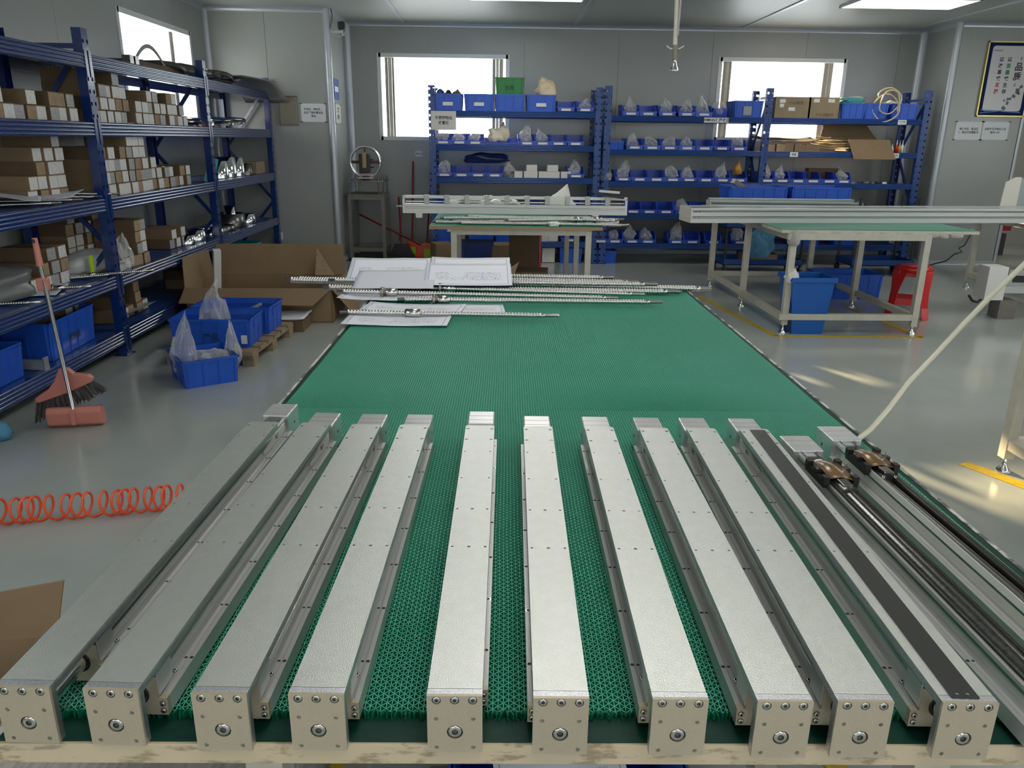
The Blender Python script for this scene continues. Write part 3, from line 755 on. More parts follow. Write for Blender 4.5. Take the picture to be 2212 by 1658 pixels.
for i in range(7):
    pts = []; r0 = rnd.random() * 6
    for k in range(26):
        a = k * .5 + r0; pts.append((RX(1845) + .14 * math.cos(a) + rnd.uniform(-.02, .02), FY + .2 + .12 * math.sin(a), BZ[4] + .17 + .035 * (i % 3) + rnd.uniform(-.01, .02)))
    tag(MB().tube(pts, .006, 5).build('hose_coil', (TEALH, TEALH, IVORY, M('grey_hose', (.4, .42, .42), .4))[i % 4]), 'tangled thin hose in the first crate, layer %s' % ('lowest', 'second lowest', 'third', 'middle', 'fifth', 'second highest', 'highest')[i], 'hose', 'hoses in the crates')
HOSE = M('pale_yellow_hose', (.68, .58, .38), .25)
tag(MB().tube([(RX(1905) + .14 * math.cos(a * .35) * (1 + .15 * math.sin(a * .9)) + .001 * a, FY - .02 + .05 * math.sin(a * .2), BZ[4] + .09 + .19 * math.sin(a * .35) * (1 - .008 * a) + .0035 * a) for a in range(46)], .0085, 8).build('hose_coil', HOSE), 'pale yellow hose loops hanging over the front of the blue crates', 'hose')
bag(RX(1935), FY + .2, BZ[4] + .12, .26, .2, .09, 'white parts heap in the right end crate on top', WBX, 0, 'parts_heap', 'parts')
for u, z, l in ((1945, BZ[4], 'top'), (1940, BZ[3], 'second')):
    notice('shelf_label', 'white label on the %s beam near the right end of the wide rack' % l, 'label', (RX(u), FY - .009, z - .035), .105, .055, ['气管件' if l == 'top' else '胶水类'], .026, pins=False)
notice('shelf_label', 'white label on the second beam near the middle post of the wide rack', 'label', (RX(1718), FY - .009, BZ[3] - .035), .10, .055, ['包装'], .03, pins=False)
for i, u in enumerate((1668, 1688, 1706, 1730, 1758)):
    carton(RX(u), FY + .1, BZ[3], (.09, .10, .11, .14, .17)[i], .2, (.08, .085, .09, .08, .085)[i], 'low brown carton, %s in the row on the second shelf, right bay' % ORD[i], (CARDE, CARDE, CARD, CARD, CARD)[i], None, rnd.uniform(-.05, .05))
o = sheet('cardboard_sheet', CARDD, .75, .35, .03, 3, curl=.03, th=.004); o.location = (RX(1710), FY + .22, BZ[3] + .10); o.rotation_euler = (.1, .03, 0); tag(o, 'dark crumpled cardboard sheet over the low cartons', 'cardboard')
for i in range(4):
    o = sheet('wrapping_paper', M('kraft_paper', (.60, .47, .26), .6) if i % 2 else M('pale_wrap', (.66, .60, .48), .5), .42, .22, .02, 11 + i, curl=.02, th=.002); o.location = (RX(1805) + .02 * i, FY + .12 + .03 * i, BZ[3] + .03 + .032 * i); o.rotation_euler = (.2, 0, .1 * i)
    tag(o, 'crumpled kraft wrapping sheet, %s of the pile on the second shelf' % ('bottom', 'second', 'third', 'top')[i], 'wrapping')
t = thing('open_carton', 'large opened brown carton with its flap hanging over the beam', 'box', (RX(1880), FY + .25, BZ[3]))
mb = MB(); mb.bb(-.22, .30, -.18, .2, 0, .01); mb.bb(-.22, .30, .19, .2, 0, .17); mb.bb(-.22, -.21, -.18, .2, 0, .12); mb.bb(.29, .30, -.18, .2, 0, .14); mb.bb(-.22, .3, -.19, -.18, 0, .14)
mb.build('body', CARD, t)
mb = MB(); mb.add([(-.24, -.20, .15), (.27, -.21, .15), (.34, -.30, -.08), (-.18, -.29, -.08), (-.24, -.194, .15), (.27, -.204, .15), (.34, -.294, -.08), (-.18, -.284, -.08)], [(0, 1, 2, 3), (4, 7, 6, 5), (0, 4, 5, 1), (3, 2, 6, 7), (0, 3, 7, 4), (1, 5, 6, 2)])
mb.build('front_flap', CARD, t)
mb = MB(); mb.add([(-.44, .20, .12), (.30, .20, .16), (.16, .25, .34), (-.38, .25, .34), (-.44, .206, .12), (.30, .206, .16), (.16, .256, .34), (-.38, .256, .34)], [(0, 1, 2, 3), (4, 7, 6, 5), (0, 4, 5, 1), (3, 2, 6, 7), (0, 3, 7, 4), (1, 5, 6, 2)])
mb.build('back_flap', CARD, t)
GLUE = [('white', WHITEP), ('red', RED), ('yellow', M('yellow_plastic', (.6, .4, .02), .3)), ('white', WHITEP), ('red', RED)]
for i, (u, dz) in enumerate(((1939, .10), (1948, .15), (1955, .13), (1961, .15), (1930, .12))):
    t = thing('glue_bottle', 'small glue bottle with %s body, %s of the group on the second shelf' % (GLUE[i][0], ('first from left', 'second from left', 'third from left', 'last', 'shorter rear one')[i]), 'bottle', (RX(u), FY + .07 + (.05 if i == 4 else 0), BZ[3]))
    MB().lathe([(0, 0), (0, .018), (dz * .55, .018), (dz * .65, .008)], (0, 0, 0), (0, 0, 1), 10).build('body', GLUE[i][1], t)
    MB().lathe([(dz * .62, .008), (dz, .003), (dz, 0)], (0, 0, 0), (0, 0, 1), 8).build('nozzle', WHITEP, t)
bin_row((1667, 1700, 1735, 1768, 1804, 1836), BZ[2], WR2, 'third shelf', 'm', bags=(0, 1, 5))
for i in range(8):
    tag(MB().box((RX(1862 + i * 12), FY + .08 + .05 * (i % 2), BZ[2] + .012), (.05, .04, .022), Euler((0, 0, i)).to_matrix()).build('metal_part', (STEEL, STEELD)[i % 2]), 'small metal part, %s from the left in the loose row on the third shelf' % ORD[i].replace('leftmost', 'first'), 'part', 'loose metal parts')
carton(RX(1815), FY + .38, BZ[2], .42, .12, .17, 'long brown carton behind the bins on the third shelf', CARDD)
bin_row((1640, 1700, 1745, 1885), BZ[1], WR2, 'fourth shelf', 'm', bags=(3,))
bin_row((1620, 1660), BZ[0], WR2, 'lowest shelf', 'm', bags=(0, 1))
crate(RX(1770), FY + .2, BZ[0], .36, .38, .2, 'blue crate with a lime label on the lowest shelf, right bay'); MBL = MB().bb(-.06, .06, -.003, 0, -.025, .025).build('paper_tag', LIME); MBL.location = (RX(1772), FY + .01, BZ[0] + .09); tag(MBL, 'lime paper tag on the crate of the lowest shelf', 'label')
crate(RX(1870), FY + .2, BZ[0], .40, .38, .2, 'blue crate with a white label on the lowest shelf, right bay')
notice('paper_notice', 'grey paper sign hanging from the top beam at the left of the rack', 'notice', (RX(959), FY - .012, AZ[4] - .115), .30, .215, ['不锈钢物品', '放置区'], .042, mat=M('backlit_paper', (.62, .61, .60), .6), pins=False)
# ------------------------------------------------------------ left rack goods
def box_proto(i):
    """small carton, end facing -Y local (towards the aisle)"""
    e = (LABW, CARDE, LABW, M('grey_label', (.45, .45, .45), .5, var=.3, vscale=40))[i]
    return carton(0, 0, 0, .098, .30, .082, 'x', (CARD, CARDD)[i % 2], e, 0, 'small_carton')
BP = [None] * 4
SHN = ['bottom', 'second-lowest', 'middle', 'second-highest', 'top']
cnt = [0]
def stack(y, n, lvl, where, z0=0, dep=0, turned=False, kinds=None):
    for k in range(n):
        i = (kinds[k % len(kinds)] if kinds else rnd.choice((0, 0, 1, 2, 3)))
        if BP[i] is None: o = BP[i] = box_proto(i)
        else: o = copy_tree(BP[i])
        cnt[0] += 1
        o.location = (-2.64 - .15 - dep + rnd.uniform(-.012, .012), y + rnd.uniform(-.005, .005), LZ[lvl] + z0 + k * .0825)
        o.rotation_euler = (0, 0, PI / 2 + rnd.uniform(-.04, .04) + (PI / 2 if turned else 0))
        end = ('white-ended', 'plain-ended', 'white-ended', 'grey-ended')[i]
        tag(o, '%s carton, %s, %s, %s left shelf' % (end, ('bottom one', 'second up', 'third up', 'fourth up', 'fifth up', 'sixth up', 'seventh up')[k], where, SHN[lvl]), 'box', 'small cartons on the left rack')
def stacks(y0, ns, lvl, where, step=.105, dep=0, z0=0):
    for j, n in enumerate(ns):
        if n: stack(y0 + j * step, n, lvl, '%s stack %s' % (ORD[j].replace('leftmost', 'first'), where), z0, dep)
# level 3 (z 1.575): left edge to post 1, then post 1 to post 2
stacks(4.30, [5, 3, 1, 1, 2, 1, 2, 2, 2], 3, 'left of first post', .112)
stacks(5.50, [4, 3, 3, 4, 3], 3, 'just right of first post', .105)
stacks(6.14, [2, 2, 3, 3, 2, 3, 3, 2, 1], 3, 'before the window', .118)
# level 2 (z 1.09)
stacks(4.85, [2, 4, 4, 5], 2, 'left of first post', .105, .12)
stacks(5.50, [4, 4, 3, 4, 5, 6, 6], 2, 'right of first post', .105)
stacks(6.25, [3, 3, 2, 2, 2, 1, 2, 2], 2, 'towards second post', .112, .03)
# level 1 (z .57)
stacks(4.75, [1, 2, 3, 3], 1, 'left of first post', .11, .15)
stacks(5.55, [1, 1, 1, 4, 4], 1, 'front row right of first post', .105)
stacks(5.55, [5, 4, 4, 5], 1, 'back row right of first post', .12, .32)
stacks(6.75, [2, 1, 2], 1, 'towards second post', .115, .1)
# level 0
stacks(5.05, [4, 4], 0, 'left of first post', .11, .15)
stacks(5.62, [1, 2, 1, 4, 1], 0, 'right of first post', .12, .12)
stacks(7.0, [2, 2], 0, 'behind open carton', .11)
# bearings, rings and tins in the far bay
def ring(y, lvl, R, h, mat, label, dep=0, th=.012, tilt=0, z0=0):
    mb = MB(); n = 28; mb.lathe([(0, R), (h, R), (h, R - th), (0, R - th), (0, R)], (0, 0, 0), (0, 0, 1), n, True)
    o = mb.build('metal_ring', mat); o.location = (-2.64 - R - dep, y, LZ[lvl] + z0 + abs(math.sin(tilt)) * R); o.rotation_euler = (tilt, tilt * .4, 0)
    return tag(o, label, 'ring', 'rings and bands on the left rack')
for i, (y, R, dep) in enumerate(((7.75, .14, .05), (8.05, .16, .1), (8.35, .13, .0), (8.6, .17, .08), (8.9, .15, .05))):
    ring(y, 3, R, .045, (STEELD, CHROME)[i % 2], 'flat dark metal band, %s of the row on the second highest shelf' % ORD[i].replace('leftmost', 'first'), dep, .02, .12, .01 * i)
for i, (y, R, h, m_) in enumerate(((8.10, .10, .17, CHROME), (8.35, .11, .20, CHROME), (8.62, .09, .19, CHROME), (8.9, .07, .12, STEELD))):
    ring(y, 2, R, h, m_, 'tall %s metal drum, %s in the far bay of the middle shelf' % ('shiny' if m_ is CHROME else 'dark', ORD[i].replace('leftmost', 'first')), .02)
for i, (y, R, h, lv, m_) in enumerate(((7.3, .09, .10, 1, CHROME), (7.05, .08, .08, 1, CHROME), (7.8, .12, .06, 1, CHROME), (8.15, .15, .05, 1, STEELD), (8.5, .17, .14, 1, STEELD), (8.9, .10, .10, 1, CHROME), (8.5, .06, .22, 1, CHROME), (8.2, .1, .17, 0, CHROME), (8.6, .18, .12, 0, STEELD), (9.0, .16, .16, 0, TEAL), (8.0, .12, .08, 0, STEELD))):
    ring(y, lv, R, h, m_, '%s metal ring, %s on the lower shelves of the far bay' % ({'chrome': 'shiny', 'dark_steel': 'dark', 'teal_plastic': 'teal'}[m_.name], ORD[i].replace('leftmost', 'first')), .03 if i != 6 else .12)
carton(-2.83, 9.3, LZ[2], .34, .3, .13, 'plain brown carton at the far end of the middle shelf', CARDE, None, PI / 2)
for i in range(4):
    o = MB().bb(-.02, .02, -.09, .09, 0, .10).build('teal_bracket', TEAL); o.location = (-2.72, 7.62 + i * .085, LZ[2] + (.10 if i % 2 else 0)); o.rotation_euler = (0, .3, .3)
    tag(o, 'teal plastic bracket, %s of four by the second post' % ORD[i].replace('leftmost', 'first'), 'bracket', 'teal brackets')
# top shelf: belts, long sheets
BELT = M('dark_belt', (.06, .055, .05), .45)
def band(pts, w, mat, label, name='belt', cat='belt'):
    """flat strip standing on edge following pts"""
    mb = MB(); N = len(pts); vs = []
    for p in pts: vs += [(p[0], p[1], p[2]), (p[0], p[1], p[2] + w)]
    mb.add(vs, [(2 * i, 2 * i + 2, 2 * i + 3, 2 * i + 1) for i in range(N - 1)], True)
    o = mb.build(name, mat); sd = o.modifiers.new('thick', 'SOLIDIFY'); sd.thickness = .006
    return tag(o, label, cat)
band([(-2.72 - .0 * k, 6.35 + .62 * k / 14, 2.0 + .15 * math.sin(PI * k / 14)) for k in range(15)], .03, M('grey_belt', (.33, .32, .29), .5), 'grey belt arched above the top shelf in front of the window')
for i in range(7):
    y0 = 7.15 + i * .24; a0 = rnd.random() * 6
    band([(-2.85 + .17 * math.cos(a0 + k * .5) + .02 * k * .3, y0 + .22 * math.sin(a0 + k * .5), 1.995 + .012 * (i % 3) + .05 * abs(math.sin(k * .4 + i))) for k in range(14)], .045, BELT, 'dark coiled belt, %s of the heap on the top shelf' % ORD[i].replace('leftmost', 'first'))
carton(-2.85, 6.75, LZ[4], 1.0, .3, .05, 'long flat brown carton on the top shelf under the belt', CARDD, None, PI / 2)
for i in range(2):
    o = MB().bb(-.03, .03, -.03, .03, 0, .07).build('small_tin', STEELD); o.location = (-2.7, 6.22 + i * .09, LZ[4]); tag(o, 'small grey tin, %s of two beside the window' % ('left', 'right')[i], 'tin', 'grey tins')
o = sheet('grey_sheet', M('grey_board', (.36, .34, .31), .5), .5, 1.3, .01, 5, (6, 16), curl=0, th=.004); tag(o, 'long grey sheet curving over the far end of the top shelf', 'sheet')
for v in o.data.vertices:
    q = (v.co.y + .65) / 1.3; v.co.z += .06 - .20 * max(0, q - .55) ** 2 / .2; v.co.x += .14 * q
o.location = (-2.78, 9.0, LZ[4] + .02)
# left part of the lower shelves: papers, screws, film, crates
o = sheet('paper_stack', DRAW, .42, .35, .02, 8, curl=.02, th=.002); o.location = (-2.85, 4.62, LZ[2] + .05); o.rotation_euler = (.0, .25, .5); tag(o, 'crumpled white drawing leaning on the middle shelf', 'paper')
o = sheet('paper_stack', DRAW, .5, .4, .015, 9, curl=.02, th=.002); o.location = (-2.85, 4.95, LZ[2] + .03); o.rotation_euler = (.05, .05, .2); tag(o, 'white drawing lying flat behind the crumpled one on the middle shelf', 'paper')
# ------------------------------------------------------------ the long green table
TR = -.0155
t = thing('work_table', 'long work table with a green honeycomb mat and chipped cream front edge', 'table', (.155, .757, 0), TR)
TL, TRR, TD = -.757, .757, 3.12
MB().bb(TL, TRR, .004, TD, .772, .7985).build('table_top', M('plywood_core', (.30, .27, .20), .6), t)
MB().bb(TL - .003, TRR + .003, 0, .006, .7705, .7992).build('front_edge', EDGE, t, bevel=.0008)
MB().bb(TL, TRR, .004, TD, .7985, .8002).build('rubber_sheet', RUBBER, t)
mb = MB()
for sx in (-1, 1): mb.bb(sx * .757 - .004 if sx > 0 else -.761, sx * .757 + .004 if sx > 0 else -.753, .006, TD, .770, .8012)
mb.build('side_edging', M('worn_white_edging', (.62, .62, .60), .5, var=.7, vscale=9, thr=(.48, .56), col2=(.08, .09, .09)), t)
for x in (-.47, .46):
    for y in (.10, 1.5, 2.95): MB().bb(x - .025, x + .025, y, y + .05, 0, .77).build('leg', CREAM, t)
f = MB()
for y in (.10, 1.5, 2.95): f.bb(-.445, .435, y, y + .05, .72, .77); f.bb(-.445, .435, y, y + .05, .10, .15)
for x in (-.495, .435): f.bb(x, x + .05, .15, 2.95, .72, .7699); f.bb(x, x + .05, .15, 2.95, .10, .15)
f.build('frame', CREAM, t)
def honeycomb(x0, x1, y0, y1, px, py, th, h):
    """straight ribs joined by zigzag ribs: the triangular open mat"""
    nx = int((x1 - x0) / px); ny = int((y1 - y0) / py)
    V = []; F = []; base = 0
    X = x0 + np.arange(nx) * px
    # straight ribs, cut every 24 cells
    def strips(P, Q, h0, h1, w):
        """P,Q (n,2) endpoints; builds top + two sides"""
        nonlocal base
        d = Q - P; L = np.linalg.norm(d, axis=1, keepdims=True); nrm = np.stack([-d[:, 1], d[:, 0]], 1) / L * w / 2
        n = len(P)
        v = np.zeros((n, 8, 3))
        v[:, 0, :2] = P + nrm; v[:, 1, :2] = P - nrm; v[:, 2, :2] = Q - nrm; v[:, 3, :2] = Q + nrm
        v[:, :4, 2] = h1; v[:, 4:, :2] = v[:, :4, :2]; v[:, 4:, 2] = h0
        idx = np.array([[0, 1, 2, 3], [0, 3, 7, 4], [1, 5, 6, 2]])
        f = idx[None] + (base + np.arange(n) * 8)[:, None, None]
        V.append(v.reshape(-1, 3)); F.append(f.reshape(-1, 4)); base += n * 8
    yb = np.linspace(y0, y0 + ny * py, 14)
    P = np.array([(x, a) for x in X for a in yb[:-1]]); Q = np.array([(x, b) for x in X for b in yb[1:]])
    strips(P, Q, 0, h, th)
    j = np.arange(ny); ya = y0 + j * py; yc = ya + py
    for i in range(nx - 1):
        l = X[i]; r = X[i + 1]; e = (j + i) % 2
        xa = np.where(e == 0, l, r); xb = np.where(e == 0, r, l)
        strips(np.stack([xa, ya], 1), np.stack([xb, yc], 1), 0, h, th)
    # front cut edge faces
    return np.concatenate(V), np.concatenate(F)
V, F = honeycomb(TL + .025, TRR - .02, .047, TD - .08, .0068, .0056, .0010, .0070)
V[:, 2] += .8004
# uneven cut along the front and gentle waviness of the far left corner
V[:, 0] += .0012 * np.sin(V[:, 1] * 9) ; V[:, 2] += .0012 * (1 + np.sin(V[:, 0] * 6 + V[:, 1] * 5)) * (V[:, 1] > 1.2)
me = bpy.data.meshes.new('honeycomb_mat')
me.vertices.add(len(V)); me.vertices.foreach_set('co', V.astype(np.float32).ravel())
me.loops.add(len(F) * 4); me.loops.foreach_set('vertex_index', F.astype(np.int32).ravel())
me.polygons.add(len(F)); me.polygons.foreach_set('loop_start', (np.arange(len(F)) * 4).astype(np.int32))
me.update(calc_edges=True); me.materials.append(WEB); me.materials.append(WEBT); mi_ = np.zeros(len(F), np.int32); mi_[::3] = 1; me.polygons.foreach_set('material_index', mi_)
mat_o = link('honeycomb_mat', me); mat_o.location = t.location; mat_o.rotation_euler = t.rotation_euler
tag(mat_o, 'green open honeycomb mat covering the long table', 'mat', None, 'stuff')
mb = MB(); rr = random.Random(3); x = TL + .03
while x < TRR - .03:   # ragged cut web ends along the front edge of the mat
    mb.box((x, .046, .8046), (.0016, .006 + rr.random() * .006, .0085), Euler((0, 0, rr.uniform(-.7, .7))).to_matrix()); x += .0058
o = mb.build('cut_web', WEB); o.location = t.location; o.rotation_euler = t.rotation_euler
tag(o, 'ragged cut front rim of the green honeycomb mat', 'mat', None, 'stuff')
# ------------------------------------------------------------ electric slide units
def soc(mb_list, c, axis, r):
    """socket head screw: ring, dished head, dark hexagon"""
    pass
SCR = {}
def screw_head(par, c, axis, r):
    k = (round(r, 4), axis)
    if k not in SCR:
        q = Vector(axis); mb = MB()
        mb.use(1); mb.lathe([(.0001, r * 1.12), (.0003, r * 1.12), (.0003, 0)], (0, 0, 0), q, 18)
        mb.use(0); mb.lathe([(.0002, r), (.0014, r * .95), (.0018, r * .75), (.0018, r * .46)], (0, 0, 0), q, 18)
        mb.use(2); mb.lathe([(.0018, r * .46), (.0004, r * .40), (.0004, 0)], (0, 0, 0), q, 6, False)
        o = mb.build('screw', [STEEL, HOLE, STEELD], par); SCR[k] = o.data
    else: o = link('screw', SCR[k], par)
    o.location = c
    return o
L_ = .882
BASE_HOLES = [.13 + .1225 * i for i in range(7)]
def base_profile():
    w, h = .037, .026
    return [(-w, .002), (w, .002), (w, h), (.0305, h), (.0300, h - .0012), (.0294, h), (.0235, h), (.0215, .034), (.0215, .056), (.0175, .060), (.0155, .060),
            (.0155, .030), (.010, .022), (-.010, .022), (-.0155, .030), (-.0155, .060), (-.0175, .060), (-.0215, .056), (-.0215, .034), (-.0235, h), (-.0294, h), (-.0300, h - .0012), (-.0305, h), (-w, h)]
def build_base(t, y0=.058, y1=.905, gutter=ALUS):
    b = MB().prism(base_profile(), (0, y0, 0), (0, y1, 0)).build('base_rail', gutter, t)
    mb = MB()
    for s in (-1, 1):
        mb.bb(s * .0216 - .0004, s * .0216 + .0016, y0 + .01, y1, .047, .051) if s > 0 else mb.bb(-.0232, -.0212, y0 + .01, y1, .047, .051)
        mb.bb(s * .0165 - .001, s * .0165 + .001, y0 + .01, y1, .060, .0625)
    mb.build('guide_rail', STEEL, b)
    hm = MB()
    for s in (-1, 1):
        for y in BASE_HOLES:
            if y0 < y < y1: hm.use(0).cyl((s * .0335, y, .026), (s * .0335, y, .02615), .0030, 12); hm.use(1).cyl((s * .0335, y, .02615), (s * .0335, y, .0263), .0022, 10); hm.use(1).cyl((s * .0262, y, .026), (s * .0262, y, .02612), .0022, 10)
    hm.build('mounting_hole', [CHROME, HOLE], b)['kind'] = 'stuff'
    return b
def motor_block(t, y, w=.061, d=.085, z0=.002, z1=.067):
    m_ = MB().bb(-w / 2, w / 2, y, y + d, z0, z1).build('motor_block', ALUM, t, bevel=.0025)
    g = MB(); g.bb(-w / 2 + .0002, w / 2 - .0002, y + d * .30, y + d * .31, z1, z1 + .0003); g.bb(-w / 2 + .0002, w / 2 - .0002, y + d * .62, y + d * .64, z1, z1 + .0003)
    g.build('seam_line', ALUC, m_)
    for s in (-1, 1): MB().cyl((s * (w / 2 - .001), y + d * .55, .035), (s * (w / 2 + .0004), y + d * .55, .035), .0035, 12).build('side_hole', HOLE, m_)
    return m_
def make_slide():
    t = thing('slide_unit', 'x', 'slide unit')
    # front plate with real holes
    hs = [(x, .073, .0054) for x in (-.021, 0, .021)] + [(x, z, .0026) for x in (-.0215, .0215) for z in (.0475, .007)] + [(0, .0285, .0096)]
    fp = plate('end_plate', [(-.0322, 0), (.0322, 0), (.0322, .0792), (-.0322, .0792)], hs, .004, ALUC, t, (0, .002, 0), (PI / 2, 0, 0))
    MB().bb(-.0322, .0322, .0039, .0125, 0, .0792).build('end_plate_body', ALU, fp).matrix_parent_inverse = Matrix.Identity(4)
    bpy.data.objects[fp.children[0].name].rotation_euler = (-PI / 2, 0, 0); fp.children[0].location = (0, 0, .002)
    for x in (-.021, 0, .021): screw_head(t, (x, .0016, .073), (0, -1, 0), .0047)
    screw_head(t, (0, .0018, .0285), (0, -1, 0), .0082)
    # cover
    ch = [(-.026, y, .0024) for y in (.342, .472, .601, .730)] + [(.026, y, .0024) for y in (.342, .472, .601, .730)] + [(0, .342, .0028), (0, .472, .0028)] + [(x, y, .0042) for x in (-.0265, .0265) for y in (.797, .860)]
    cv = plate('cover', [(-.032, .0132), (.032, .0132)] + [p for p in rrect(-.032, .032, .1, L_, .007) if p[1] > L_ - .01], ch, .003, ALU, t, (0, 0, .0777))
    for s in (-1, 1): MB().bb(s * .0308 - .0012, s * .0308 + .0012, .0132, L_ - .007, -.0095, -.0015).build('cover_skirt', ALU, cv)
    MB().bb(-.0294, .0294, .0132, L_ - .01, -.0026, -.0016).bb(-.0190, .0190, .02, L_ - .015, -.0149, -.0027).build('cover_web', ALUS, cv)
    for s in (-1, 1):
        for y in (.797, .860): o = screw_head(t, (s * .0265, y, .0772), (0, 0, 1), .0034)
    # moving rod and the stationary base
    MB().cyl((0, .012, .0315), (0, .112, .0315), .0125, 20).build('piston_rod', CHROME, t)
    b = bpy.data.objects.new('base', None)
    bm_ = build_base(t)
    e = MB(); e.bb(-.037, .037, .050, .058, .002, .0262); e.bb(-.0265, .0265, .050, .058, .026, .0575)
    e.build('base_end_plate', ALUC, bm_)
    e = MB(); e.lathe([(0, .0158), (-.0006, .0158), (-.0006, .0130), (0, .0130)], (0, .0499, .0315), (0, 1, 0), 20)
    e.build('wiper_seal', BLACK, bm_)
    for s in (-1, 1):
        MB().bb(s * .0272 - .001, s * .0272 + .001, .052, .088, .030, .062).build('stop_tab', ALUS, bm_)
        for z in (.0085, .0185): screw_head(bm_, (s * .0312, .0499, z), (0, -1, 0), .0034)
        screw_head(bm_, (s * .0262, .098, .030), (0, -.3, 1), .0028)
        # sensor strip with its printed mark near the motor end
        MB().prism([(.79, .034), (.87, .034), (.885, .040), (.885, .054), (.80, .054), (.775, .046), (.735, .043), (.735, .036), (.76, .034)], (s * .0235, 0, 0), (s * .0255, 0, 0), (0, 1, 0), (0, 0, 1)).build('sensor_strip', M('cream_strip', (.72, .72, .64), .4), bm_)
        text('lettering', 'BLT', .013, INK, bm_, (s * .0258, .825, .044), (PI / 2, 0, PI / 2 * s), th=.0003)
    motor_block(bm_, .898)
    return t
proto = make_slide()
UNITS = [(-.5445, .758, .033, .058, 'first slide unit from the left, pulled apart so its chrome rod shows', 1),
         (-.4405, .753, .047, 0, 'second slide unit from the left, smudged cover close beside the first', 1),
         (-.313, .744, .033, 0, 'third slide unit from the left, with faint smears on its cover', 0),
         (-.2015, .742, .029, 0, 'fourth slide unit from the left, at the wide gap before the middle pair', 0),
         (-.042, .738, .016, .026, 'left one of the middle pair of slide units, seen straight from above', 0),
         (.081, .733, .022, 0, 'right one of the middle pair of slide units', 0),
         (.2185, .730, .021, 0, 'seventh slide unit from the left, right of the middle pair', 0),
         (.3385, .725, .022, 0, 'eighth slide unit from the left, with a gap of mat on its left only', 0),
         (.4315, .724, .036, 0, 'ninth slide unit, between the eighth and the one with the black strip', 0),
         (.552, .7205, .033, 0, 'tenth slide unit, the one with the black steel strip on its cover', 0)]
for i, (x, y, dx, sh, lab, worn) in enumerate(UNITS):
    o = proto if i == 0 else copy_tree(proto)
    o.location = (x, y, .8095); o.rotation_euler = (0, 0, -math.atan(dx / .89))
    tag(o, lab, 'slide unit', 'aluminium slide units on the green mat')
    for c_ in o.children:
        if c_.name.startswith('base_rail'): c_.location.y = sh
        if worn and c_.name.startswith('cover'):
            c_.data = c_.data.copy(); c_.data.materials[0] = ALUW; c_['label'] = 'smudged cover'
st = plate('steel_strip', rrect(-.0165, .0165, .0, .865, .001, 1), [(x, y, .0022) for x in (-.006, .006) for y in (.008, .855)], .0008, STRIP, None, (.552 - .003, .727, .8095 + .0797), (0, 0, -.047))
st.location = (.5500, .728, .8095 + .0797); tag(st, 'black steel strip lying on the cover of the tenth slide unit', 'strip')
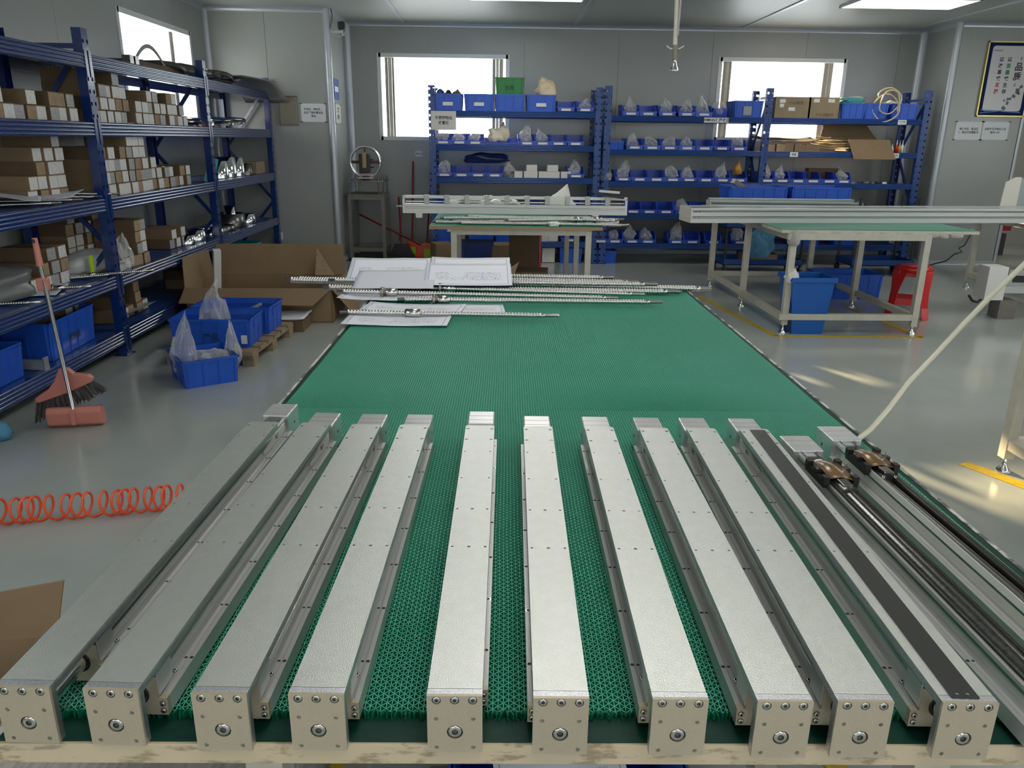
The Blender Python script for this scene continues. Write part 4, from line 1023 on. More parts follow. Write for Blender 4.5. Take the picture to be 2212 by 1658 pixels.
# the two opened units at the right
def open_unit(x, yb, label, dark):
    t = thing('open_slide_unit', label, 'slide unit', (x, 0, .8095), 0, 'opened slide units')
    b = build_base(t, .70, yb, ALUS if not dark else ALUS)
    mb = motor_block(t, yb, .066, .088, .002, .064)
    MB().bb(-.012, .012, yb - .016, yb, .030, .058).build('bearing_block', ALUM, t, bevel=.001)
    core = M('dark_core', (.05, .042, .038), .3, .4)
    c = MB(); c.bb(-.0150, .0150, .70, yb - .02, .024, .034)
    for s in (-1, 1): c.bb(s * .0125 - .002, s * .0125 + .002, .70, yb - .05, .034, .060); c.bb(s * .0185 - .001, s * .0185 + .001, .70, yb - .05, .060, .0635)
    c.build('channel_liner', core if dark else STEELD, t)
    cy = yb - .115          # carriage centre
    if dark:
        MB().cyl((0, .70, .052), (0, cy - .07, .050), .0150, 28).build('drive_tube', M('polished_tube', (.20, .195, .19), .2, .95, var=.4, vscale=160, col2=(.12, .12, .12)), t)
        MB().cyl((-.0, cy - .075, .05), (-.0, cy + .05, .05), .019, 24).build('nut_body', BLACK, t)
        MB().cyl((0, cy - .085, .05), (0, cy - .06, .05), .0205, 24).build('nut_ring', STEELD, t)
        MB().cyl((0, cy + .05, .05), (0, cy + .062, .05), .017, 24).build('nut_seal', WHITEP, t)
    else:
        MB().cyl((0, .70, .052), (0, cy - .07, .046), .0085, 20).build('drive_tube', STEELD, t)
        MB().bb(-.0228, -.0212, .70, yb - .03, .03, .064).build('bright_wall', M('bright_wall_aluminium', (.80, .79, .72), .35, .3), t)
        MB().cyl((0, cy - .075, .05), (0, cy + .05, .05), .015, 24).build('nut_body', STEELD, t)
    c = MB()
    for s in (-1, 1):
        c.bb(s * .029 - .005, s * .029 + .005, cy - .045, cy + .045, .052, .066)
        for yy in (-.040, 0, .040): c.bb(s * .029 - .0055, s * .029 + .0055, cy + yy - .0075, cy + yy + .0075, .060, .075)
    cm = c.bb(-.024, .024, cy - .03, cy + .03, .052, .058).build('carriage', M('black_oxide', (.035, .033, .03), .4, .5), t)
    h = MB()
    for s in (-1, 1):
        for yy in (-.040, .040): h.use(0).cyl((s * .029, cy + yy, .075), (s * .029, cy + yy, .0752), .0028, 10)
        h.use(1).cyl((s * .029, cy + .001, .075), (s * .029, cy + .001, .082), .0018, 10)
    h.build('carriage_bolt', [HOLE, CHROME], cm)
    a = MB(); n = 12; vs = []; fs = []
    for k in range(n + 1):
        u = -1 + 2 * k / n; z = .070 + .006 * (1 - u * u)
        sag = .010 * (u + 1) * .5
        vs += [(-.024, cy + u * .042, z), (.024 - (.0), cy + u * .042 - .004, z - .001), (0, cy + u * .042, z + .0035)]
    for k in range(n): fs += [(3 * k, 3 * k + 2, 3 * k + 5, 3 * k + 3), (3 * k + 2, 3 * k + 1, 3 * k + 4, 3 * k + 5)]
    a.add(vs, fs, True); am = a.build('amber_film', AMBER, t); sd = am.modifiers.new('thick', 'SOLIDIFY'); sd.thickness = .0015
    MB().bb(-.010, .010, cy - .075, cy - .045, .062, .072).build('return_block', STEELD, t, bevel=.002)
    for s in (-1, 1): screw_head(t, (s * .012, cy - .076, .062), (0, -1, .6), .0032)
    return t
open_unit(.6775, 1.512, 'opened slide unit with a black nut and polished dark tube, beside the strip unit', True)
open_unit(.787, 1.572, 'opened slide unit with bright aluminium walls at the right end of the row', False)
# ------------------------------------------------------------ ball screws, papers
def ball_screw(a, b, r, label, nut=None, fl=1, e0=.03, e1=.07, group='ball screws on the table'):
    """threaded rod with turned ends; nut = distance along"""
    a = Vector(a); b = Vector(b); Ln = (b - a).length
    t = thing('ball_screw', label, 'ball screw', a, 0, group); t.rotation_euler = (b - a).to_track_quat('Y', 'Z').to_euler()
    p = .0125; prof = [(0, 0), (0, r * .62), (e0, r * .62), (e0, r)]; y = e0
    while y < Ln - e1 - p: prof += [(y, r), (y + p * .55, r), (y + p * .65, r * .80), (y + p * .92, r * .80)]; y += p
    prof += [(y, r), (y, r)]
    MB().lathe(prof, (0, 0, 0), (0, 1, 0), 10, True).build('thread', SCREW, t)
    MB().lathe([(y, r * .9), (y + .02, r * .9), (y + .02, r * .7), (Ln, r * .68), (Ln, 0)], (0, 0, 0), (0, 1, 0), 12, True).build('turned_end', STEEL, t)
    if nut:
        n = MB(); R = .0175 if r < .0135 else r * 1.6
        n.lathe([(nut, r), (nut, R), (nut + .06, R), (nut + .06, r)], (0, 0, 0), (0, 1, 0), 20)
        n.build('nut', STEEL, t)
        if fl:
            n = MB(); n.lathe([(nut - .013, r), (nut - .013, R * 1.42), (nut, R * 1.42), (nut, r)], (0, 0, 0), (0, 1, 0), 20); n.build('nut_flange', M('nut_flange_steel', (.30, .28, .25), .35, .9), t)
    return t
ZT = .8105
ball_screw((-.614, 3.065, ZT + .018), (.268, 3.021, ZT + .018), .0105, 'nearest ball screw, short one with a plain round nut', .265, 0)
ball_screw((-.411, 3.300, ZT + .025), (.743, 3.305, ZT + .018), .0115, 'second nearest ball screw, its flanged nut near the left end', .165)
ball_screw((-.704, 3.470, ZT + .025), (.561, 3.390, ZT + .018), .0105, 'third nearest ball screw, left end past the table edge with a flanged nut', .215)
ball_screw((-.32, 3.565, ZT + .026), (.699, 3.478, ZT + .018), .011, 'fourth nearest ball screw, nut just behind the printed drawings', .085)
ball_screw((-.80, 3.62, ZT + .015), (.886, 3.575, ZT + .013), .0145, 'thick ball screw with its blunt left end past the table edge')
ball_screw((-1.02, 3.80, ZT + .017), (1.051, 3.645, ZT + .015), .0155, 'longest ball screw, both ends past the table edges')
for i, (x0, x1, y0, y1, z) in enumerate(((-.99, .72, 3.85, 3.72, .014), (-.6, .64, 3.88, 3.76, .013), (-.5, .60, 3.83, 3.80, .040), (-.55, .70, 3.74, 3.66, .042), (-.78, .78, 3.66, 3.60, .043))):
    ball_screw((x0, y0, ZT + z), (x1, y1, ZT + z), .0125, 'ball screw in the bundle at the far edge, %s' % ('second row from the back', 'rearmost of the bottom layer', 'upper layer rear', 'upper layer middle', 'upper layer front')[i])
def paper(c, w, d, rz, label, rx=0, amp=.004, curl=.0, seed=0, mat=DRAW):
    o = sheet('drawing_sheet', mat, w, d, amp, seed, curl=curl); o.location = c; o.rotation_euler = (rx, 0, rz)
    return tag(o, label, 'paper', 'printed drawings on the table')
paper((-.372, 2.985, ZT + .001), .41, .20, -.06, 'nearest printed drawing, lying under the short ball screw', 0, .004, .004, 1)
paper((-.33, 3.20, ZT + .0015), .42, .16, -.12, 'printed drawing with a creased corner behind the nearest one', 0, .005, .006, 2)
paper((-.10, 3.20, ZT + .003), .30, .17, .05, 'printed drawing whose right edge shows left of the bare mat', 0, .003, .0, 3)
paper((-.47, 3.45, ZT + .001), .42, .20, -.10, 'printed drawing under the third ball screw at the table edge', 0, .006, .008, 4)
paper((-.455, 3.60, ZT + .055), .37, .20, -.02, 'blank back of a sheet draped over the thick ball screws', .25, .006, -.004, 5, M('sheet_back', (.62, .63, .70), .7))
paper((-.50, 3.755, ZT + .075), .39, .25, .03, 'printed drawing propped on the bundle, left of the two rear ones', .30, .004, .003, 6)
paper((-.115, 3.66, ZT + .070), .41, .25, .015, 'printed drawing propped on the bundle, front right', .26, .004, .003, 7)
paper((-.11, 3.775, ZT + .085), .39, .22, -.01, 'printed drawing propped on the bundle behind the front right one', .28, .004, .003, 8)
# air hose running from the mat up to the right
tag(MB().tube([(.80, 1.66, .824), (.865, 1.69, .822), (.93, 1.75, .83), (1.005, 1.82, .86), (1.09, 1.90, .905), (1.165, 1.93, .972), (1.225, 1.93, 1.055), (1.275, 1.91, 1.14), (1.33, 1.88, 1.235), (1.40, 1.85, 1.36), (1.5, 1.8, 1.6), (1.6, 1.75, 2.0), (1.68, 1.72, 2.5), (1.7, 1.7, 2.89)], .0065, 10).build('air_hose', IVORY), 'cream air hose rising from the mat behind the last slide unit', 'hose')
# ------------------------------------------------------------ under the long table
crate(.155, 1.26, .06, .48, .34, .25, 'blue crate with drawings in it under the front of the long table', 0)
o = paper((.14, 1.20, .295), .26, .2, .15, 'crumpled printed drawing lying in the crate under the table', .15, .012, .01, 12)
o['group'] = 'drawings under the table'
bpy.data.objects.remove(bpy.data.objects.new('tmp', None))
t = thing('low_shelf_trolley', 'low platform carrying the crate under the table', 'platform', (.155, 1.3, 0))
MB().bb(-.3, .3, -.2, .2, .03, .055).build('deck', GREYS, t)
for sx in (-1, 1):
    for sy in (-1, 1): MB().cyl((sx * .25, sy * .15, 0), (sx * .25, sy * .15, .03), .02, 10).build('foot', BLACK, t)
t = thing('wood_grain_board', 'grey wood grain panel stacked under the left of the long table', 'board', (-.66, 1.20, 0))
MB().bb(-.38, .30, -.12, .30, .30, .345).build('panel', GRAINW, t)
for x in (-.36, .26): MB().bb(x - .02, x + .02, -.10, .28, 0, .30).build('leg', CREAM, t)
t = thing('open_carton', 'brown carton left of the long table with one flap raised', 'box', (-1.13, 1.36, 0), .1)
mb = MB(); mb.bb(-.25, .12, -.22, -.21, 0, .36); mb.bb(-.25, .12, .21, .22, 0, .36); mb.bb(-.25, -.24, -.22, .22, 0, .36); mb.bb(.11, .12, -.22, .22, 0, .36); mb.bb(-.25, .12, -.22, .22, 0, .008)
mb.build('body', CARD, t)
MB().add([(-.26, .22, .36), (.12, .22, .36), (.15, .235, .50), (-.24, .235, .44), (-.26, .226, .36), (.12, .226, .36), (.15, .241, .50), (-.24, .241, .44)], [(0, 1, 2, 3), (4, 7, 6, 5), (0, 4, 5, 1), (3, 2, 6, 7), (0, 3, 7, 4), (1, 5, 6, 2)]).build('flap', CARD, t)
# ------------------------------------------------------------ orange coil hose
pts = []
for k in range(26 * 20):
    q = k / 20; s = q / 26
    jit = .012 * math.sin(q * 1.7) + .010 * math.sin(q * .6 + 1)
    x = -2.10 + 1.15 * s + jit; y = 2.80 + .24 * s; R = .052
    pts.append((x + .013 * math.cos(2 * PI * q), y + R * .75 * math.cos(2 * PI * q), .058 + R * math.sin(2 * PI * q)))
tag(MB().tube(pts, .0052, 7).build('coiled_air_hose', COIL), 'orange coiled air hose lying on the floor left of the table', 'hose')
# ------------------------------------------------------------ dustpan and broom
t = thing('dustpan', 'pink long-handled dustpan standing with its pole on the floor', 'dustpan', (-2.235, 3.95, 0), .16)
mb = MB(); P = [(-.05, .0), (.0, .0), (.035, .02), (.04, .09), (.02, .115), (-.04, .10), (-.055, .03)]
mb.prism([(p[0], p[1]) for p in P], (-.135, 0, 0), (.135, 0, 0), (0, -1, 0), (0, 0, 1))
mb.build('pan', PINK, t, bevel=.008)
MB().bb(-.012, .012, -.052, -.035, .02, .10).build('pole_socket', PINK, t, bevel=.003)
MB().cyl((0.0, -.02, .09), (-.045, .01, .79), .0105, 12).build('pole', CHROME, t)
t = thing('broom', 'pink broom with grey bristles clipped to the dustpan pole', 'broom', (-2.28, 3.99, 0), .14)
PO = [(-.165, .135), (-.16, .155), (-.09, .20), (-.05, .25), (-.02, .315), (.02, .315), (.05, .285), (.12, .275), (.14, .255), (.135, .235), (0, .175), (-.15, .125)]
MB().prism(PO, (0, -.018, 0), (0, .018, 0)).build('head', PINK, t, bevel=.006)
br = MB(); rb = random.Random(5)
for k in range(150):
    u = rb.random(); x0 = -.16 + .29 * u; z0 = .13 + .11 * u; x1 = -.19 + .385 * u + rb.uniform(-.01, .01); z1 = .012 + .165 * u + rb.uniform(-.01, .012); y = rb.uniform(-.014, .014)
    br.bar((x0, y, z0), (x1, y * 1.5, z1), .0035, .0035)
b_ = br.build('bristles', BRIST, t); b_['kind'] = 'stuff'
MB().cyl((0, 0, .31), (-.02, -.02, .88), .010, 12).build('pole', CHROME, t)
MB().cyl((-.02, -.02, .86), (-.024, -.02, 1.0), .017, 14, .013).build('grip', PINK, t)
MB().box((-.024, -.035, .985), (.012, .004, .018)).build('hanging_hole', HOLE, t)
MB().bb(-.045, .01, -.045, -.005, .735, .80).build('pole_clip', PINK, t, bevel=.006)
# ------------------------------------------------------------ crates, pallet, big carton on the floor
crate(-1.865, 4.83, 0, .35, .40, .175, 'blue crate on the floor in front, holding clear plastic bags', .59)
bag(-1.96, 4.78, .05, .16, .14, .30, 'tall clear plastic bag in the front floor crate, left', FILM, .5)
bag(-1.80, 4.85, .04, .24, .22, .15, 'flat clear plastic bags in the middle of the front floor crate', FILM, .1)
bag(-1.70, 4.92, .05, .10, .10, .25, 'thin clear plastic bag in the front floor crate, right', FILM, .6)
t = thing('wooden_pallet', 'small wooden pallet under two blue crates', 'pallet', (-1.90, 5.56, 0), -.05)
for i in range(6): MB().bb(-.30, .30, -.46 + i * .158, -.34 + i * .158, .085, .105).build('plank', WOOD, t)
for x in (-.26, 0, .26):
    for y in (-.40, 0, .40): MB().bb(x - .04, x + .04, y - .05, y + .05, 0, .07).build('block', WOOD, t)
    MB().bb(x - .04, x + .04, -.46, .46, .0705, .0845).build('stringer', WOOD, t)
crate(-1.935, 5.36, .106, .55, .36, .20, 'blue crate on the pallet with a clear bag, lettered on its side', .03, mark='产品')
bag(-1.96, 5.36, .13, .2, .18, .32, 'white clear plastic bag standing in the lettered crate', FILM, .4)
crate(-1.92, 5.76, .106, .58, .36, .20, 'blue crate at the back of the pallet', -.02)
tag(MB().bar((-1.95, 5.75, .20), (-1.75, 5.8, .29), .02, .02).build('metal_strip', ALUS), 'metal strip sticking up in the rear pallet crate', 'strip')
tag(MB().bb(-.02, .02, -.002, 0, -.03, .03).build('paper_tag', LABW), 'paper tag on the lettered crate at its right corner', 'label').location = (-1.70, 5.172, .17)
t = thing('open_carton', 'big long brown carton standing open between the left rack and the table', 'box', (-1.96, 6.78, 0), .03)
mb = MB(); w, d, h = .60, .38, .29
mb.bb(-w, w, -d, -d + .008, 0, h); mb.bb(-w, w, d - .008, d, 0, h); mb.bb(-w, -w + .008, -d, d, 0, h); mb.bb(w - .008, w, -d, d, 0, h); mb.bb(-w, w, -d, d, 0, .01)
mb.build('body', CARD, t)
MB().add([(-w, d, h), (w, d, h), (w - .02, d + .10, h + .26), (-w + .02, d + .10, h + .26), (-w, d + .006, h), (w, d + .006, h), (w - .02, d + .106, h + .26), (-w + .02, d + .106, h + .26)], [(0, 1, 2, 3), (4, 7, 6, 5), (0, 4, 5, 1), (3, 2, 6, 7), (0, 3, 7, 4), (1, 5, 6, 2)]).build('back_flap', CARD, t)
MB().add([(-w, -d, h), (w, -d, h), (w - .12, -d - .22, h - .10), (-w + .02, -d - .22, h - .08), (-w, -d, h + .006), (w, -d, h + .006), (w - .12, -d - .22, h - .094), (-w + .02, -d - .22, h - .074)], [(0, 1, 2, 3), (4, 7, 6, 5), (0, 4, 5, 1), (3, 2, 6, 7), (0, 3, 7, 4), (1, 5, 6, 2)]).build('front_flap', CARD, t)
MB().add([(-w, -d, h), (-w, d, h), (-w - .03, d, h + .22), (-w - .03, -d + .1, h + .24), (-w + .006, -d, h), (-w + .006, d, h), (-w - .024, d, h + .22), (-w - .024, -d + .1, h + .24)], [(0, 1, 2, 3), (4, 7, 6, 5), (0, 4, 5, 1), (3, 2, 6, 7), (0, 3, 7, 4), (1, 5, 6, 2)]).build('left_flap', CARD, t)
MB().add([(w, -d, h), (w, d, h), (w + .14, d - .02, h - .22), (w + .16, -d + .1, h - .24), (w + .006, -d, h), (w + .006, d, h), (w + .146, d - .02, h - .22), (w + .166, -d + .1, h - .24)], [(0, 1, 2, 3), (4, 7, 6, 5), (0, 4, 5, 1), (3, 2, 6, 7), (0, 3, 7, 4), (1, 5, 6, 2)]).build('right_flap', CARD, t)
MB().add([(.34, .3, h), (.52, .3, h), (.36, .36, h + .24), (.34, .306, h), (.52, .306, h), (.36, .366, h + .24)], [(0, 1, 2), (3, 5, 4), (0, 3, 4, 1), (1, 4, 5, 2), (2, 5, 3, 0)]).build('inner_flap', CARDE, t)
tag(MB().bar((-2.48, 6.9, .012), (-2.38, 6.75, .56), .06, .045).build('foam_strip', FOAM), 'white foam strip standing in the big open carton', 'foam')
o = sheet('paper_stack', PAPER, .42, .30, .012, 21, curl=.01, th=.012); o.location = (-1.72, 6.22, .10); tag(o, 'stack of white papers behind the pallet crates', 'paper')
MB().bb(-1.92, -1.52, 6.08, 6.36, 0, .095).build('paper_box', CARDD); tag(bpy.data.objects['paper_box'], 'low brown carton under the white papers', 'box')
# left rack lower shelf goods at the frame edge
crate(-2.88, 4.86, LZ[0], .62, .42, .235, 'blue crate on the bottom shelf left of the first post', PI / 2 + .06, mark='配件盒')
crate(-2.86, 4.05, LZ[0], .50, .40, .20, 'blue crate at the left picture edge on the bottom shelf', PI / 2)
bag(-2.90, 4.85, LZ[0] + .02, .26, .40, .22, 'grey plastic film in the crate of the bottom shelf', M('grey_film', (.22, .22, .21), .3), .0)
def frame_part(x, y, z, label):
    t = thing('rail_offcut', label, 'profile', (x, y, z), PI / 2 - .1)
    MB().prism([(-.02, 0), (.02, 0), (.02, .05), (.014, .05), (.014, .006), (-.014, .006), (-.014, .05), (-.02, .05)], (0, -.1, 0), (0, .14, 0)).build('channel', ALUS, t)
    MB().bb(-.022, .022, -.108, -.1, 0, .075).build('end_cap', ALUM, t)
frame_part(-2.72, 4.42, LZ[0], 'short aluminium channel on the bottom shelf beside the crate')
frame_part(-2.70, 4.30, LZ[0] + .0, 'aluminium channel with an upright end cap beside the left crate') if 0 else None
ball_screw((-3.1, 4.55, LZ[0] + .26), (-2.62, 4.62, LZ[0] + .26), .008, 'x', None) if 0 else None
SG = 'ball screws on the left rack'
ball_screw((-3.15, 5.05, LZ[1] + .013), (-2.36, 5.42, LZ[1] + .03), .010, 'ball screw sticking out over the second shelf by the first post', .45, 1, group=SG)
ball_screw((-3.15, 4.92, LZ[1] + .013), (-2.55, 5.30, LZ[1] + .025), .010, 'ball screw lying before the foam on the second lowest shelf', None, 1, group=SG)
ball_screw((-3.12, 4.68, LZ[1] + .013), (-2.52, 4.86, LZ[1] + .02), .010, 'ball screw with a black nut crossing the dustpan pole', .42, 1, group=SG)
ball_screw((-3.05, 4.25, LZ[1] + .013), (-2.58, 4.40, LZ[1] + .013), .010, 'short ball screw at the left picture edge, second lowest shelf', None, 1, group=SG)
for i in range(4): ball_screw((-3.12, 4.25 + .13 * i, LZ[2] + .02 + .02 * i), (-2.56, 4.75 + .25 * i, LZ[2] + .02), .009, 'ball screw on the middle shelf, %s of the left end group' % ORD[i].replace('leftmost', 'first'), (None, .3, None, .2)[i], 1, group=SG)
t = thing('foam_box', 'white foam box on the second lowest shelf', 'box', (-2.92, 5.16, LZ[1]), .1)
MB().bb(-.08, .08, -.09, .09, 0, .16).build('body', FOAM, t, bevel=.006)
bag(-2.85, 5.50, LZ[1], .26, .55, .16, 'long white translucent bag roll beside the foam box', M('white_film', (.52, .53, .55), .35), 0, amp=.12)
tag(MB().bb(-2.725, -2.718, 5.28, 5.32, LZ[1] + .02, LZ[1] + .15).build('yellow_tape', LIME), 'yellow tape band on the white bag roll', 'tape')
bag(-2.66, 5.60, LZ[1] + .02, .14, .22, .20, 'clear crinkled bag bulging past the first post', FILM, .3)
bag(-2.90, 4.55, LZ[1], .3, .6, .18, 'grey film bag at the left of the second lowest shelf', M('grey_film2', (.15, .16, .16), .35), 0)
o = sheet('drawing_sheet', DRAW, .3, .42, .004, 31, th=.001); o.location = (-2.83, 4.80, LZ[1] + .002); o.rotation_euler = (0, 0, .3); tag(o, 'printed drawing under the ball screws on the second lowest shelf', 'paper')
o = sheet('paper_stack', M('grey_paper2', (.35, .36, .37), .7), .25, .5, .012, 32, curl=.02, th=.002); o.location = (-2.80, 5.85, LZ[0] + .03); tag(o, 'crumpled grey paper on the bottom shelf right of the first post', 'paper')
tag(blob('blue_cloth', CLOTHB, (.10, .1, .10), 77, .2, 2), 'blue end of a bucket at the left picture edge', 'bucket').location = (-1.985, 3.70, 0)
bpy.data.objects['blue_cloth'].location = (-2.515, 3.74, .0)
# ------------------------------------------------------------ helper: cream steel bench
def bench(label, x0, x1, y0, y1, zt, legs, top=GTOP, ov=0, edge=CREAM, rails=True, leg=.05, feet=True, thick=.028, core=None):
    t = thing('work_bench', label, 'bench', (x0, y0, 0))
    w, d = x1 - x0, y1 - y0
    MB().bb(0, w, 0, d, zt - thick, zt - .004).build('board', core or edge, t)
    MB().bb(.004, w - .004, .004, d - .004, zt - .0039, zt).build('green_sheet', top, t)
    xs_ = sorted(set(p[0] for p in legs)); ys = sorted(set(p[1] for p in legs))
    for px, py in legs:
        X_, Y_ = px - x0, py - y0
        L = MB().bb(X_ - leg / 2, X_ + leg / 2, Y_ - leg / 2, Y_ + leg / 2, .07 if feet else 0, zt - thick).build('leg', CREAM, t)
        if feet:
            f = MB(); f.lathe([(0, .032), (.008, .032), (.03, .012), (.05, .008), (.075, .008)], (X_, Y_, 0), (0, 0, 1), 14); f.build('levelling_foot', CHROME, L)
    f = MB(); a, b = xs_[0] - x0, xs_[-1] - x0; c, e = ys[0] - y0, ys[-1] - y0
    zz = [(zt - thick - .05, zt - thick)] + ([(.12, .17)] if rails else [])
    for q, r in zz:
        for Y_ in (c, e): f.bb(a - leg * .4, b + leg * .4, Y_ - leg * .45, Y_ + leg * .45, q, r)
        for X_ in (a, b): f.bb(X_ - leg * .45, X_ + leg * .45, c, e, q + .0005, r - .0005)
    f.build('frame', CREAM, t)
    return t
bench('cream steel bench with a blue bucket under it, right of the long table', 2.29, 3.88, 6.13, 8.60, .845, [(2.40, 6.16), (3.46, 6.12), (2.38, 7.21), (3.44, 7.18), (2.36, 8.26), (3.42, 8.24)])
bench('bench with the long framed rail and ball screws on it, behind the long table', -.535, .93, 6.58, 8.75, .80, [(-.33, 6.66), (.82, 6.66), (-.33, 8.6), (.82, 8.6), (-.26, 6.72) if 0 else (-.33, 7.6), (.82, 7.6)], edge=M('plywood_edge', (.33, .22, .12), .6), rails=False, feet=False)
bench('bench at the far right with metal plates on it', 5.14, 6.5, 6.1, 9.3, .80, [(5.22, 6.3), (6.4, 6.3), (5.22, 8.30), (6.4, 8.30)])
bench('bench leg and frame close by at the right picture edge', 2.45, 3.8, 1.2, 3.40, .80, [(2.47, 3.37), (3.7, 3.37), (2.47, 1.3), (3.7, 1.3)])
tag(blob('wrapped_rag', M('grey_rag', (.40, .39, .36), .8), (.09, .09, .12), 41, .25, 2), 'grey wrapping tied round the top corner of the cream bench', 'wrapping').location = (2.39, 6.12, .72)
for i in range(14):
    o = blob('torn_wrap', MATS['grey_rag'], (.11 if i % 2 else .08, .02, .035), 50 + i, .3, 1); o.location = (2.44 + i * .096, 6.115, .785 + .006 * (i % 2))
    tag(o, 'torn grey wrap under the front edge of the cream bench, piece %s from left' % (ORD + ['twelfth', 'thirteenth', 'last'])[i].replace('leftmost', 'first'), 'wrapping', 'torn wrap pieces')
# profiles and crates on the cream bench
def extrusion(label, a, b, w, h, mat=ALUS, cap=True, name='aluminium_profile'):
    """long aluminium machine profile with slots; a,b = bottom centre of its two ends"""
    a = Vector(a); b = Vector(b); Ln = (b - a).length
    t = thing(name, label, 'profile', a); t.rotation_euler = (b - a).to_track_quat('Y', 'Z').to_euler()
    s = .014
    def side(x, sg): return [(x, 0), (x, h * .30), (x - sg * s, h * .33), (x - sg * s, h * .42), (x, h * .45), (x, h * .72), (x - sg * s, h * .75), (x - sg * s, h * .82), (x, h * .85), (x, h)]
    P = side(w / 2, 1) + [(w * .25, h), (w * .22, h - .008), (-w * .22, h - .008), (-w * .25, h)] + side(-w / 2, -1)[::-1]
    MB().prism(P, (0, 0, 0), (0, Ln, 0)).build('body', mat, t)
    if cap:
        MB().bb(-w / 2 - .002, w / 2 + .002, -.014, 0, -.001, h + .002).build('end_cap', M('cream_cap', (.58, .57, .50), .4), t, bevel=.002)
        sc = MB()
        for q in (.25, .6):
            for y in (.03, .06): sc.cyl((w / 2, y, h * q + .02), (w / 2 + .001, y, h * q + .02), .005, 8); sc.cyl((-w / 2, y, h * q + .02), (-w / 2 - .001, y, h * q + .02), .005, 8)
        sc.build('screw_hole', HOLE, t)
    for zz, dd in ((.43, .006), (.80, .004)):
        for sx in (-1, 1): MB().bb(sx * w / 2 - .0012, sx * w / 2 + .0012, .002, Ln - .002, h * zz - dd / 2, h * zz + dd / 2).build('slot_line', STEELD, t)
    MB().bb(-w * .2, w * .2, .01, Ln - .01, h - .008, h - .004).build('cover_band', CHROME, t)
    return t
extrusion('long heavy aluminium profile crossing the cream bench, its capped end at the left', (1.66, 6.70, .846), (5.6, 7.04, .846), .30, .122)
extrusion('shorter aluminium profile behind the long one on the cream bench', (2.13, 7.72, .846), (3.55, 7.66, .846), .16, .105, M('greenish_aluminium', (.40, .44, .42), .35, .5))
extrusion('thin bright aluminium profile on top of the shorter one', (2.10, 7.64, .952), (3.50, 7.60, .952), .06, .028, ALUS, False)
crate(2.68, 8.12, .846, .60, .40, .225, 'blue crate with a tilted profile in it on the cream bench, left', 0, mark='产品')
crate(3.33, 8.14, .846, .62, .40, .225, 'blue crate on the cream bench, right of the one with the profile', 0, mark='产品')
extrusion('short tilted aluminium profile leaning out of the left crate', (2.42, 7.98, 1.10), (2.80, 8.05, .90), .05, .045, STEELD, True, 'tilted_profile')
tag(MB().bb(2.31, 2.37, 7.95, 8.3, .8455, .92).build('steel_block', STEELD), 'dark steel block left of the blue crates on the cream bench', 'block')
# blue bucket, crate, stool
t = thing('waste_bin', 'tall blue square waste bin under the cream bench', 'bin', (2.585, 6.24, 0))
mb = MB(); a, b, h = .125, .175, .46
mb.add([(-a, -a, 0), (a, -a, 0), (a, a, 0), (-a, a, 0), (-b, -b * .85, h), (b, -b * .85, h), (b, b * .85, h), (-b, b * .85, h), (-b + .006, -b * .85 + .006, h), (b - .006, -b * .85 + .006, h), (b - .006, b * .85 - .006, h), (-b + .006, b * .85 - .006, h), (-a, -a, .01), (a, -a, .01), (a, a, .01), (-a, a, .01)],
       [(0, 1, 5, 4), (1, 2, 6, 5), (2, 3, 7, 6), (3, 0, 4, 7), (3, 2, 1, 0), (4, 5, 9, 8), (5, 6, 10, 9), (6, 7, 11, 10), (7, 4, 8, 11), (8, 9, 13, 12), (9, 10, 14, 13), (10, 11, 15, 14), (11, 8, 12, 15), (12, 13, 14, 15)])
mb.build('body', BUCK, t)
mb = MB()
for s in (-1, 1): mb.bb(-b - .012, b + .012, s * b * .87 - .012, s * b * .87 + .012, h - .03, h + .008); mb.bb(s * b * 1.03 - .012, s * b * 1.03 + .012, -b * .85, b * .85, h - .03, h + .008)
mb.build('rim', BUCK, t, bevel=.004)
bag(2.42, 6.14, .42, .10, .1, .10, 'white rag hanging over the corner of the blue waste bin', WHITEP, .2, 'white_rag', 'rag')
crate(3.60, 7.78, 0, .62, .42, .25, 'blue crate on the floor behind the waste bin under the cream bench', 0)
t = thing('plastic_stool', 'red plastic stool beside the cream bench', 'stool', (3.80, 6.86, 0), -.5)
mb = MB(); n = 24
mb.lathe([(.462, 0), (.466, .08), (.462, .135), (.45, .148), (.43, .150), (.405, .150), (.405, .144), (.43, .142), (.452, .12), (.452, 0)], (0, 0, 0), (0, 0, 1), n)
mb.build('seat', RED, t)
